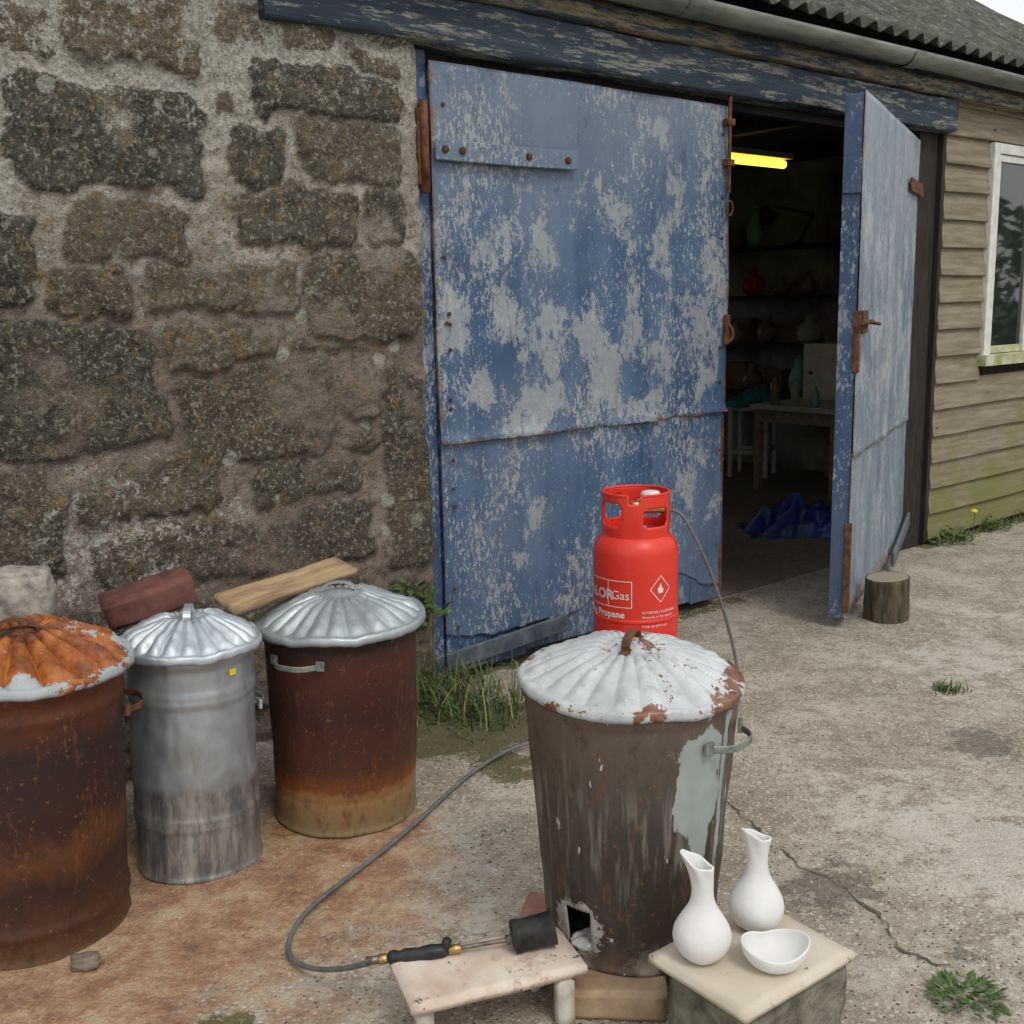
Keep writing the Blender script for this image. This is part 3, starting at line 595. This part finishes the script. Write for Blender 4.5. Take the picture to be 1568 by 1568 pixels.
def dustbin(name,loc,rt,rb,H,R,body,lid,ribs=(),flutes=0,lean=0,hole=None,N=26,lidh=.085,tilt=(0,0),hand=0,seed=1,fa=.013,handles=(0,math.pi),hz=.82,handM=None,lidhM=None):
    E=empty(name,loc,(0,math.radians(lean),0)); na=160; zs=[0,.0,.006,.012,.02]+list(np.linspace(.028,H-.03,64))+[H-.022,H-.014,H-.006,H,H+.003,H-.002]
    v=[]
    for j,z in enumerate(zs):
        zz_=min(z,H); r0=rb+(rt-rb)*zz_/H
        if j<4: r0+=[.0,.004,.005,.002][j]
        for (c0,wd,am) in ribs: r0+=am*math.exp(-((z-c0)/wd)**2)
        k=len(zs)-j
        if k<=6: r0+=[.001,.0055,.007,.0055,.001,0][6-k]*.9
        for i in range(na):
            t=2*math.pi*i/na; r=r0+(float(fbm(math.cos(t)*2+5,math.sin(t)*2+z*4+5,seed))-.5)*.016
            if flutes and .16<z<H-.1: r+=.0016*math.cos(flutes*t)*min(1,(z-.16)/.04,(H-.1-z)/.04)
            v.append((r*math.cos(t),r*math.sin(t),z))
    f=gridf(na,len(zs),True)
    if hole:
        ha,hz0,hw,hh_=hole; ff=[]
        for q in f:
            cxx=sum(v[k][0] for k in q)/4; cyy=sum(v[k][1] for k in q)/4; czz=sum(v[k][2] for k in q)/4
            da=(math.atan2(cyy,cxx)-ha+math.pi)%(2*math.pi)-math.pi
            if abs(da)<hw and hz0<czz<hz0+hh_: continue
            ff.append(q)
        f=ff
    f.append(tuple(range(na))[::-1])
    b=mesh('body',v,f,body,E,True); b.modifiers.new('s','SOLIDIFY').thickness=.003
    L=empty('lid',(0,0,H+.004),(math.radians(tilt[0]),math.radians(tilt[1]),0),E); nl=N*10; v=[]
    ts=[.0,.05,.10,.14,.18,.22]+list(np.linspace(.26,.93,22))+[.95,.97,.99,1.0,1.006,1.004]
    for j,t in enumerate(ts):
        for i in range(nl):
            a=2*math.pi*i/nl; wob=1+.012*(float(fbm(math.cos(a)*1.5+3,math.sin(a)*1.5+3,seed+9))-.5)*(t>.9)
            rr=R*t*wob; z=lidh*(1-min(t,.94)**1.7)+.012
            env=float(sst(.20,.34,t)*sst(.97,.86,t)); ph=(math.sin(N*a/2+.3*math.sin(3*a)))
            am=.7+.6*float(vn(i/10*.7,2,seed)); fl=abs(ph)**.8; z+=fa*am*env*(fl-.5)*1.6*(.35+.65*t)
            z-= .004*float(sst(.12,.2,t))*(1-float(sst(.24,.3,t)))
            z+=(float(fbm(math.cos(a)*t*3+7,math.sin(a)*t*3+7,seed+3))-.5)*.022
            if j==len(ts)-3: z-=.004
            if j==len(ts)-2: z-=.012
            if j==len(ts)-1: z-=.020
            v.append((rr*math.cos(a),rr*math.sin(a),z))
    lo=mesh('lid_shell',v,gridf(nl,len(ts),True),lid,L,True); lo.modifiers.new('s','SOLIDIFY').thickness=.0025
    hm=handM or lid; top=lidh+.012
    pts=[(math.cos(t)*.050,0,top-.012+.036*math.sin(t)**.6 if 0<t<math.pi else top-.012) for t in np.linspace(0,math.pi,13)]
    pts=[(-.070,0,top-.006)]+pts+[(.070,0,top-.006)]
    hs=strap('lid_handle',pts,.020,.004,lidhM or lid,L,(0,1,0)); hs.rotation_euler=(0,0,hand)
    for ha in handles:
        rr=rb+(rt-rb)*hz; c_,s__=math.cos(ha),math.sin(ha)
        P=[]
        for u in np.linspace(-1,1,15):
            out=.044*(1-abs(u)**3)+.004; y=u*.072; P.append((c_*(rr+out)-s__*y,s__*(rr+out)+c_*y,H*hz-.002))
        strap('side_handle',P,.016,.005,hm,E,(0,0,1))
        for u in(-1,1):
            y=u*.078; o=box('handle_lug',-.006,.004,-.012,.012,-.014,.014,hm,E,.002); o.location=(c_*(rr)-s__*y,s__*(rr)+c_*y,H*hz); o.rotation_euler=(0,0,ha+u*.35)
    return E
dustbin('metal_dustbin',(-1.235,2.555,0),.238,.232,.665,.262,rustB,lidR,ribs=((.08,.012,.006),(.60,.01,.005)),lidh=.08,lean=2.6,hand=.2,seed=2,N=20,fa=.030,handles=(.5,3.6),handM=rustM,lidhM=rustM)
dustbin('metal_dustbin',(-.90,2.87,0),.168,.166,.615,.188,silverM,lidsM,ribs=((.15,.008,.005),(.17,.008,.004),(.50,.008,.005),(.52,.008,.004)),lidh=.07,lean=1.6,hand=1.75,seed=5,N=22,fa=.014,handles=(3.0,.9),hz=.68)
dustbin('metal_dustbin',(-.527,3.16,0),.226,.210,.585,.250,rustA,lidG,ribs=((.10,.006,-.003),),lidh=.085,lean=.8,hand=.1,seed=8,N=24,fa=.013,handles=(-2.0,.9),hz=.9,tilt=(1,-1),handM=handleM)
FB=dustbin('metal_dustbin',(.256,2.346,.066),.239,.192,.60,.250,frontM,lidF,flutes=44,lidh=.08,hand=1.2,seed=12,N=24,fa=.011,handles=(-.62,2.2),hz=.87,hole=(HOLE,.058,.155,.078),tilt=(1,2),handM=handleM,lidhM=rustM)
fibre=mottle('ceramic_fibre',(.30,.29,.27),(.60,.58,.54),20,.95,bump=.9,bs=27,bd=.02)
rock('fibre_lining',(.14,.07,.05),fibre,(-.09,-.12,.045),(.2,.1,.5),FB)
stk=mottle('yellow_sticker',(.7,.55,.02),(.8,.62,.03),5,.5)

# ================================================================ GAS CYLINDER
M=Mt('red_cylinder_paint',.30,0,.5); c=M.ramp(M.noise(5,5,.6),[(.3,(.68,.030,.018)),(.7,(.78,.048,.028))])
c=M.mix(M.mr(M.noise(27,5,.85),.64,.67),c,(.25,.05,.035)); c=M.mix(M.ma('MULTIPLY',M.mr(M.noise(9,5,.7,M.mp((2,2,.5))),.55,.7),.3),c,(.50,.18,.13)); M.color(c); M.rough(M.mr(M.noise(12,4),.3,.7,.25,.5)); M.bump(M.noise(25,3),.06,.003); redM=M.m
gc=empty('gas_cylinder',(.462,4.03,0))
r=.159; prof=[(.10,.012),(.12,.0),(.128,.0),(.130,.03),(.145,.045),(r-.004,.065),(r,.085)]+[(r,z) for z in (.2,.33,.335,.4,.5,.595)]+[(r-.003,.612),(r-.012,.635),(r-.03,.655),(r-.06,.672),(.05,.682),(.0,.684)]
revolve('shell',prof,96,redM,gc)
revolve('weld_band',[(r+.0005,.345),(r+.003,.348),(r+.003,.358),(r+.0005,.361)],96,redM,gc)
na=120; zs=np.linspace(.650,.815,18); v=[];f=[]
for z in zs:
    for i in range(na):
        t=2*math.pi*i/na; rr=.122+.003*math.sin((z-.65)/.165*math.pi); v.append((rr*math.cos(t),rr*math.sin(t),z))
for q in gridf(na,len(zs),True):
    t=math.degrees(math.atan2(sum(v[k][1] for k in q),sum(v[k][0] for k in q)))%360; z=sum(v[k][2] for k in q)/4; cut=False
    for c0,hw,za,zb in ((302,26,.70,.765),(215,24,.70,.785),(60,26,.70,.765),(130,22,.70,.785)):
        d=abs((t-c0+180)%360-180)
        if d<hw and za<z<zb and ((d/hw)**4+((z-(za+zb)/2)/((zb-za)/2))**4)<1.1: cut=True
    if z>.79 and abs((t-262+180)%360-180)<9: cut=True
    if not cut: f.append(q)
o=mesh('collar',v,f,redM,gc,True); mm=o.modifiers.new('s','SOLIDIFY'); mm.thickness=.006; mm.offset=0
tube('collar_rim',[(.123*math.cos(t),.123*math.sin(t),.815) for t in np.linspace(math.radians(275),math.radians(275+335),40)],.0055,redM,gc)
brass=mottle('brass',(.45,.28,.10),(.65,.45,.2),20,.35,.9); blackp=mottle('black_plastic',(.012,.012,.013),(.035,.035,.035),15,.45)
revolve('valve',[(.02,.68),(.02,.72),(.014,.725),(.014,.75),(.024,.755),(.024,.775),(.0,.777)],20,brass,gc)
o=revolve('regulator',[(.015,0),(.035,.004),(.038,.02),(.03,.03),(.0,.034)],24,whiteM,gc); o.location=(.055,-.005,.785)
tube('regulator_stem',[(0,0,.74),(.12,-.02,.745)],.011,brass,gc); tube('regulator_neck',[(.055,-.005,.74),(.055,-.005,.79)],.014,brass,gc)
labM=mottle('white_label',(.66,.64,.62),(.78,.77,.75),20,.5,bump=.05)
def wrap(objmesh,name,a0,z0,rr=r+.0016):
    me=objmesh
    for v in me.vertices:
        x,y=v.co.x,v.co.y; a=a0+x/r; v.co=(rr*math.cos(a),rr*math.sin(a),z0+y)
    me.materials.clear(); me.materials.append(labM); o=bpy.data.objects.new(name,me); COL.objects.link(o); o.parent=gc
def text(body,size,a0,z0,name='label_text',bold=.0):
    cu=bpy.data.curves.new('t','FONT'); cu.body=body; cu.size=size; cu.offset=bold; cu.resolution_u=4
    ob=bpy.data.objects.new('t',cu); COL.objects.link(ob); dg=bpy.context.evaluated_depsgraph_get()
    me=bpy.data.meshes.new_from_object(ob.evaluated_get(dg)); bpy.data.objects.remove(ob)
    bm=bmesh.new(); bm.from_mesh(me); bmesh.ops.triangulate(bm,faces=bm.faces[:]); bmesh.ops.subdivide_edges(bm,edges=[e for e in bm.edges if e.calc_length()>.02],cuts=2); bm.to_mesh(me); bm.free()
    wrap(me,name,a0,z0)
fa0=math.radians(263.5)
def linestrip(pts,wd,name='label_line'):
    v=[];f=[]
    for (x0,y0),(x1,y1) in zip(pts[:-1],pts[1:]):
        dx,dy=x1-x0,y1-y0; L=math.hypot(dx,dy); nx,ny=-dy/L*wd/2,dx/L*wd/2; n=8; b=len(v)
        for i in range(n+1):
            t=i/n; x=x0+dx*t;y=y0+dy*t; v+= [(x+nx,y+ny,0),(x-nx,y-ny,0)]
        f+=[(b+2*i,b+2*i+1,b+2*i+3,b+2*i+2) for i in range(n)]
    me=bpy.data.meshes.new(name); me.from_pydata(v,[],f); me.update(); return me
a1=fa0-.676
text('CALOR',.052,a1-.150/r,.435,bold=.0012); text('Gas',.046,a1+.014/r,.438)
wd_=.093
wrap(linestrip([(0,0),(wd_,0),(wd_,.098),(0,.098),(0,0)],.003),'label_box',a1,.408)
wrap(linestrip([(-.16,.098),(0,.098)],.003),'label_box_l',a1,.408); wrap(linestrip([(-.16,0),(0,0)],.003),'label_box_b',a1,.408)
text('6kg Propane',.036,a1-.115/r,.368,bold=.001)
ad=fa0+.60; wrap(linestrip([(0,-.05),(.042,0),(0,.05),(-.042,0),(0,-.05)],.003),'hazard_diamond',ad,.475)
mefl=bpy.data.meshes.new('fl'); mefl.from_pydata([(-.010,-.018,0),(.010,-.018,0),(.013,-.004,0),(.004,.006,0),(.001,.020,0),(-.006,.008,0),(-.013,-.002,0)],[],[(0,1,2,3,4,5,6)]); wrap(mefl,'hazard_flame',ad,.478)
for i,t in enumerate(('EXTREMELY FLAMMABLE','Property of the supplier','Return when empty','Keep upright in air')): text(t,.0135,fa0+.15,.385-i*.017)
text('PROPANE',.03,fa0+math.pi,.45)

# ================================================================ HOSE & TORCH
M=Mt('rubber_hose',.55,0,.4); M.color(M.ramp(M.noise(27),[(.3,(.085,.09,.095)),(.7,(.16,.165,.165))])); hoseM=M.m
tube('gas_hose',[(.585,4.01,.745),(.62,4.0,.745),(.66,4.0,.68),(.70,3.99,.60),(.75,3.99,.48),(.80,3.98,.32),(.835,3.96,.17),(.84,3.92,.05),(.80,3.82,.012),(.62,3.7,.012),(.35,3.62,.012),(.13,3.59,.02),(.042,3.562,.03),(-.07,3.474,.02),(-.193,3.276,.012),(-.297,3.013,.012),(-.42,2.769,.012),(-.528,2.574,.012),(-.56,2.46,.012),(-.553,2.35,.012),(-.50,2.285,.02),(-.43,2.225,.05),(-.36,2.16,.10),(-.325,2.14,.122)],.0062,hoseM,None,res=12)
th=empty('gas_torch',(0,0,0))
def cyl(name,p0,p1,rr,mat,parent,prof=None,n=20):
    p0=Vector(p0);p1=Vector(p1); L=(p1-p0).length
    pr=[(r_*1.0,z*L) for r_,z in prof] if prof else [(rr*.9,0),(rr,.02*L),(rr,.98*L),(rr*.9,L)]
    o=revolve(name,pr,n,mat,parent); q=(p1-p0).to_track_quat('Z','Y'); o.matrix_local=Matrix.Translation(p0)@q.to_matrix().to_4x4(); return o
steelM=mottle('scaled_steel',(.10,.085,.07),(.32,.28,.24),25,.45,.8); sootM=mottle('sooty_steel',(.010,.010,.010),(.055,.05,.046),18,.6,.3,bs=40)
T=lambda t,dz=0:(-.325+.385*t,2.138+.010*t+.03*t*t,.128+.034*t+dz)
cyl('hose_ferrule',T(-.02),T(.05),.009,steelM,th); cyl('brass_nut',T(.05),T(.10),.011,brass,th,n=6)
cyl('grip',T(.10),T(.44),.015,blackp,th,prof=[(.008,0),(.014,.03),(.016,.1),(.012,.2),(.016,.3),(.014,.5),(.017,.7),(.015,.9),(.009,1)])
cyl('valve_knob',T(.41,-.004),T(.435,.026),.010,blackp,th,n=10); cyl('brass_valve',T(.44),T(.51),.010,brass,th,n=6)
cyl('lance',T(.5),T(.84),.005,steelM,th); cyl('jet',T(.76),T(.83),.011,steelM,th)
cyl('burner_cup',T(.79,.004),T(1.03,.010),.032,sootM,th,prof=[(.010,0),(.028,.01),(.036,.05),(.036,.20),(.034,.24),(.035,.94),(.038,.97),(.038,1),(.032,1.0),(.030,.5),(.0,.48)],n=28)

# ================================================================ KILN SHELVES, BRICKS, POTS
M=Mt('kiln_shelf_pink',.85,0,.2); c=M.ramp(M.noise(6,5,.65),[(.3,(.50,.36,.27)),(.5,(.66,.55,.45)),(.7,(.76,.69,.60))])
c=M.mix(M.ma('MULTIPLY',M.mr(M.noise(5,5,.8,M.mp((1,1,1),(5,5,5))),.52,.64),.65),c,(.36,.17,.11)); c=M.mix(M.mr(M.noise(11,5,.85,M.mp((1,1,1),(2,9,5))),.60,.65),c,(.08,.05,.035)); M.color(c); M.bump(M.noise(60,4),.3,.003); shelfM=M.m
M=Mt('kiln_shelf_cream',.8,0,.2); c=M.ramp(M.noise(4,5,.6),[(.3,(.50,.43,.32)),(.7,(.64,.58,.48))]); c=M.mix(M.mr(M.noise(27,5,.8),.62,.66),c,(.33,.25,.15)); M.color(c); M.bump(M.noise(70,4),.25,.002); batM=M.m
concM=mottle('mossy_concrete_block',(.055,.055,.035),(.24,.22,.175),12,.95,bs=27,bump=1,bd=.015)
propM=mottle('kiln_prop_white',(.45,.40,.33),(.68,.64,.57),14,.85)
ks=empty('kiln_shelf',(-.071,2.121,0),(0,0,math.radians(20)))
roughbox('slab',(.385,.185,.022),shelfM,ks,(0,0,.118),(0,0,0),.0018,10,.003)
for x,y in ((-.16,-.06),(.14,-.085),(-.14,.07),(.13,.06)): roughbox('prop',(.034,.034,.107),propM,ks,(x,y,.053),(0,0,.2),.0015,3,.003)
kb=empty('kiln_shelf',(.452,1.955,0),(0,0,math.radians(37)))
roughbox('slab',(.322,.252,.018),batM,kb,(0,0,.236),(0,0,0),.0012,10,.003)
cbk=roughbox('concrete_block',(.29,.215,.222),concM,None,(.465,1.955,.112),(0,0,math.radians(37)),.009,14,.012,16)
pinkb=mottle('pink_brick',(.30,.13,.10),(.46,.26,.20),9,.9,bs=50,bump=.6); buffb=mottle('buff_brick',(.28,.18,.11),(.45,.33,.21),9,.9,bs=50,bump=.6); redb=mottle('dark_red_brick',(.085,.032,.024),(.19,.08,.06),10,.9,bs=50,bump=.6)
roughbox('brick',(.22,.105,.064),pinkb,None,(.050,2.405,.033),(0,0,math.radians(78)),.0025,8,.005)
roughbox('brick',(.225,.11,.064),buffb,None,(.20,2.150,.033),(0,0,math.radians(-6)),.0025,8,.005)
roughbox('brick',(.22,.105,.064),buffb,None,(.40,2.42,.033),(0,0,math.radians(95)),.0025,8,.005)
clay=mottle('white_bisque_clay',(.68,.67,.645),(.78,.77,.75),6,1.0,bump=.45,bs=22,bd=.005,spec=.05)
def pot(name,loc,prof,rotz=0,lip=.03,lipx=.012,zl=.15,H=.2,solid=.005):
    def fn(p,t,r_,z):
        k=max(0,(z-zl)/(H-zl)); up=lip*k**1.5*((math.cos(t)*.5+.5)**1.5)
        return (p[0]*(1+.16*k)+lipx*k*k,p[1]*(1-.08*k)+.002*math.sin(5*t+z*40)*k,z+up+.0015*math.sin(3*t))
    n=56; v=[]
    for (r_,z) in prof:
        for i in range(n):
            t=2*math.pi*i/n; v.append(fn((r_*math.cos(t),r_*math.sin(t),z),t,r_,z))
    f=gridf(n,len(prof),True)+[tuple(range(n))[::-1]]
    o=mesh(name,v,f,clay,None,True,loc,(0,0,rotz)); m=o.modifiers.new('s','SOLIDIFY'); m.thickness=solid; m.offset=-1
    m=o.modifiers.new('u','SUBSURF'); m.levels=1; m.render_levels=1; return o
def smoothprof(kn,n=40):
    zs=np.linspace(kn[0][1],kn[-1][1],n); K=np.array(kn); out=[]
    for i in range(n):
        z=zs[i]; out.append((float(np.interp(z,K[:,1],K[:,0])),float(z)))
    for _ in range(2): out=[out[0]]+[((out[i-1][0]+2*out[i][0]+out[i+1][0])/4,out[i][1]) for i in range(1,n-1)]+[out[-1]]
    return out
bp=[(.026,0),(.040,.006),(.053,.025),(.058,.045),(.054,.065),(.041,.088),(.028,.108),(.022,.125),(.0205,.145),(.022,.165),(.026,.182),(.029,.190)]
pot('ceramic_bottle',(.352,1.945,.246),smoothprof(bp),math.radians(170),.030,.012,.14,.19)
bp2=[(a*.97,b*1.02) for a,b in bp]
pot('ceramic_bottle',(.480,2.045,.246),smoothprof(bp2),math.radians(200),.026,.004,.145,.194)
def bowl(name,loc,R0,H,rotz=0,lobe=.1):
    n=64; v=[]; K=14
    for j in range(K):
        u=j/(K-1); rr=R0*(.32+.68*math.sin(u*math.pi/2)**.9); z=H*(u**1.7)
        for i in range(n):
            t=2*math.pi*i/n; q=1+lobe*u*math.cos(2*t)-.045*u**4*math.exp(-((t-1.5)/.3)**2); dz=.007*u*u*math.cos(2*t+.6)-.003*u**6*math.exp(-((t-1.5)/.3)**2)
            v.append((rr*q*math.cos(t),rr*q*math.sin(t)*.95,z+dz))
    f=gridf(n,K,True)+[tuple(range(n))[::-1]]
    o=mesh(name,v,f,clay,None,True,loc,(0,0,rotz)); m=o.modifiers.new('s','SOLIDIFY'); m.thickness=.004; m.offset=1
    m=o.modifiers.new('u','SUBSURF'); m.levels=1; m.render_levels=1; return o
bowl('ceramic_bowl',(.488,1.916,.247),.060,.044,.3,.07)

# ================================================================ STUMP, BRICK/PLANK BEHIND BINS, ROCK
barkM=mottle('bark',(.04,.035,.022),(.15,.125,.08),9,.95,bs=27,bump=1,bd=.02,stretch=(4,4,.6))
M=Mt('cut_wood',.9,0,.2); S=M.sep(); rr=M.ma('SQRT',M.ma('ADD',M.ma('MULTIPLY',S[0],S[0]),M.ma('MULTIPLY',S[1],S[1])))
M.color(M.ramp(M.ma('FRACT',M.ma('ADD',M.ma('MULTIPLY',rr,90.),M.ma('MULTIPLY',M.noise(8),3.))),[(0,(.24,.20,.15)),(.5,(.34,.29,.22)),(1,(.26,.21,.16))])); cutM=M.m
sv=[];n=72
for z in np.linspace(0,.2,12):
    for i in range(n):
        t=2*math.pi*i/n; q=.098+.010*(float(fbm(math.cos(t)*2+4,math.sin(t)*2+4,3))-.5)+.008*float(vn(i*.55,z*12,2)); sv.append((q*math.cos(t),q*math.sin(t),z+(.006*math.cos(t) if z>.19 else 0)))
b0=len(sv); top=[(x*.93,y*.93,z+.001) for x,y,z in sv[-n:]]; sv+=top
sf=gridf(n,13,True); sf.append(tuple(range(b0,b0+n)))
stump=mesh('log_stump',sv,sf,[barkM,cutM],None,True,(1.775,5.06,0)); stump.data.polygons[-1].material_index=1; stump.data.polygons[-1].use_smooth=False
granM=mottle('pale_granite',(.18,.165,.14),(.46,.42,.36),24,.95,bs=27,bump=.9,bd=.01)
rock('stone_block',(.25,.25,.23),granM,(-1.385,2.98,.725),(0,0,.3),amp=.1)
rock('stone_block',(.30,.26,.36),granM,(-1.40,3.00,.17),(0,0,.5),amp=.15); rock('stone_block',(.28,.25,.33),granM,(-1.38,3.00,.48),(0,0,.1),amp=.15)
roughbox('brick',(.25,.11,.085),redb,None,(-1.04,3.03,.705),(math.radians(8),math.radians(-13),math.radians(24)),.004,8,.006)
roughbox('timber_plank',(.46,.105,.026),mottle('plank_wood',(.24,.15,.08),(.46,.33,.19),6,.85,stretch=(1,8,8)),None,(-.675,3.20,.695),(math.radians(14),math.radians(-3),math.radians(50)),.003,12,.003)
rock('stone_chip',(.085,.05,.045),mottle('brown_stone',(.12,.09,.07),(.25,.2,.16),20,.9,bump=.6),(-1.018,2.33,.018),(0,0,.2))

# ================================================================ PLANTS
leafM=mottle('weed_leaf',(.035,.080,.018),(.095,.16,.045),20,.6); grassM=mottle('grass_blade',(.045,.085,.02),(.13,.18,.055),9,.6); strawM=mottle('dry_grass',(.25,.2,.1),(.4,.33,.18),9,.8)
def grass(name,pts,hmin,hmax):
    v=[];f=[];mi=[]
    for (x,y) in pts:
        h=random.uniform(hmin,hmax); a=random.uniform(0,2*math.pi); ln=random.uniform(.2,1.1)*h; wd=random.uniform(.002,.0045); b=len(v)
        for k in range(6):
            t=k/5; cx0=x+math.cos(a)*ln*t*t; cy0=y+math.sin(a)*ln*t*t; z=h*(t-.35*t*t*ln/h*1.2); ww=wd*(1-t)**.7+.0003
            v+=[(cx0-math.sin(a)*ww,cy0+math.cos(a)*ww,z),(cx0+math.sin(a)*ww,cy0-math.cos(a)*ww,z)]
        m=1 if random.random()<.15 else 0
        for k in range(5): f.append((b+2*k,b+2*k+1,b+2*k+3,b+2*k+2)); mi.append(m)
    o=mesh(name,v,f,[grassM,strawM]); o.data.polygons.foreach_set('material_index',mi); return o
def weed(name,c,rad,n,h=.05,size=.03,mat=None,wr=.22):
    v=[];f=[]
    for _ in range(n):
        a=random.uniform(0,2*math.pi); rr=rad*random.random()**.6; x=c[0]+math.cos(a)*rr; y=c[1]+math.sin(a)*rr; z=c[2]+h*random.random()*(1.2-rr/rad)+.005
        a2=a+random.uniform(-.8,.8); tl=random.uniform(-.2,.7); L=size*random.uniform(.6,1.3); W=L*wr
        d=Vector((math.cos(a2)*math.cos(tl),math.sin(a2)*math.cos(tl),math.sin(tl))); sd_=Vector((-math.sin(a2),math.cos(a2),random.uniform(-.3,.3))); p=Vector((x,y,z)); b=len(v)
        v+=[p,p+d*L*.4+sd_*W,p+d*L,p+d*L*.4-sd_*W,p+d*L*.5+Vector((0,0,.12*L))]
        f+=[(b,b+1,b+4),(b+1,b+2,b+4),(b+2,b+3,b+4),(b+3,b,b+4)]
    return mesh(name,v,f,mat or leafM)
def W2(s,w): return (-.299+cW*s-sW*w,4.27+sW*s+cW*w)
pts=[]
for _ in range(300):
    t=random.random()**.8; s=random.gauss(-.15,.11); w=-.12-.36*t*random.random(); pts.append(W2(s,w))
for _ in range(140): pts.append(W2(random.uniform(-.3,.12),random.uniform(-.6,-.1)))
grass('grass_tuft',pts,.04,.24)
grass('grass_tuft',[(1.672+random.gauss(0,.03),4.05+random.gauss(0,.03)) for _ in range(110)],.015,.05)
grass('grass_tuft',[W2(random.uniform(3.7,5.6),random.uniform(-.14,-.04)) for _ in range(300)],.03,.12)
grass('grass_tuft',[W2(random.uniform(.0,1.5),random.uniform(-.08,-.03)) for _ in range(60)],.015,.05)
weed('weed_plant',(.965,2.150,0),.072,150,.018,.028)
weed('weed_plant',(*W2(-.22,-.15),.34),.10,110,.18,.05,None,.3)
weed('weed_plant',(*W2(-.15,-.35),0),.16,160,.06,.032)
weed('weed_plant',(*W2(3.85,-.10),0),.12,90,.09,.05)
weed('weed_plant',(*W2(4.4,-.10),0),.10,60,.08,.05); weed('weed_plant',(*W2(5.2,-.10),0),.3,160,.10,.06)
for i in range(5):
    s0,w0=-.22+random.gauss(0,.04),-.15+random.gauss(0,.03); tube('weed_stem',[(*W2(s0,w0),0),(*W2(s0+.01,w0),.25),(*W2(s0+random.gauss(0,.03),w0),.48)],.002,leafM,bpy.data.objects['weed_plant.001'])
dn=empty('dandelion',(*W2(4.05,-.14),0)); tube('stem',[(0,0,0),(.01,0,.17)],.003,leafM,dn)
revolve('flower',[(.004,.165),(.022,.172),(.025,.182),(.012,.190),(.0,.191)],14,stk,dn)
st_=box('sticker',-.010,.010,-.001,.0,-.008,.008,stk,bpy.data.objects['metal_dustbin.001'],0); aa=math.radians(-37); st_.location=(.1755*math.cos(aa),.1755*math.sin(aa),.575); st_.rotation_euler=(0,0,aa+math.pi/2)
v=[];f=[]
for _ in range(9000):
    p=Vector((12+random.gauss(0,.6),random.uniform(0,16),0)); hm=2.3+.8*float(fbm(p.y*.5,1,2)); p.z=random.random()**.8*hm
    b=len(v); d=Vector([random.gauss(0,1) for _ in range(3)]).normalized()*.13; e=Vector([random.gauss(0,1) for _ in range(3)]).normalized()*.07
    v+=[p-d,p+e,p+d,p-e]; f.append((b,b+1,b+2,b+3))
mesh('hedge',v,f,mottle('hedge_leaf',(.02,.045,.01),(.06,.10,.03),3,.7))
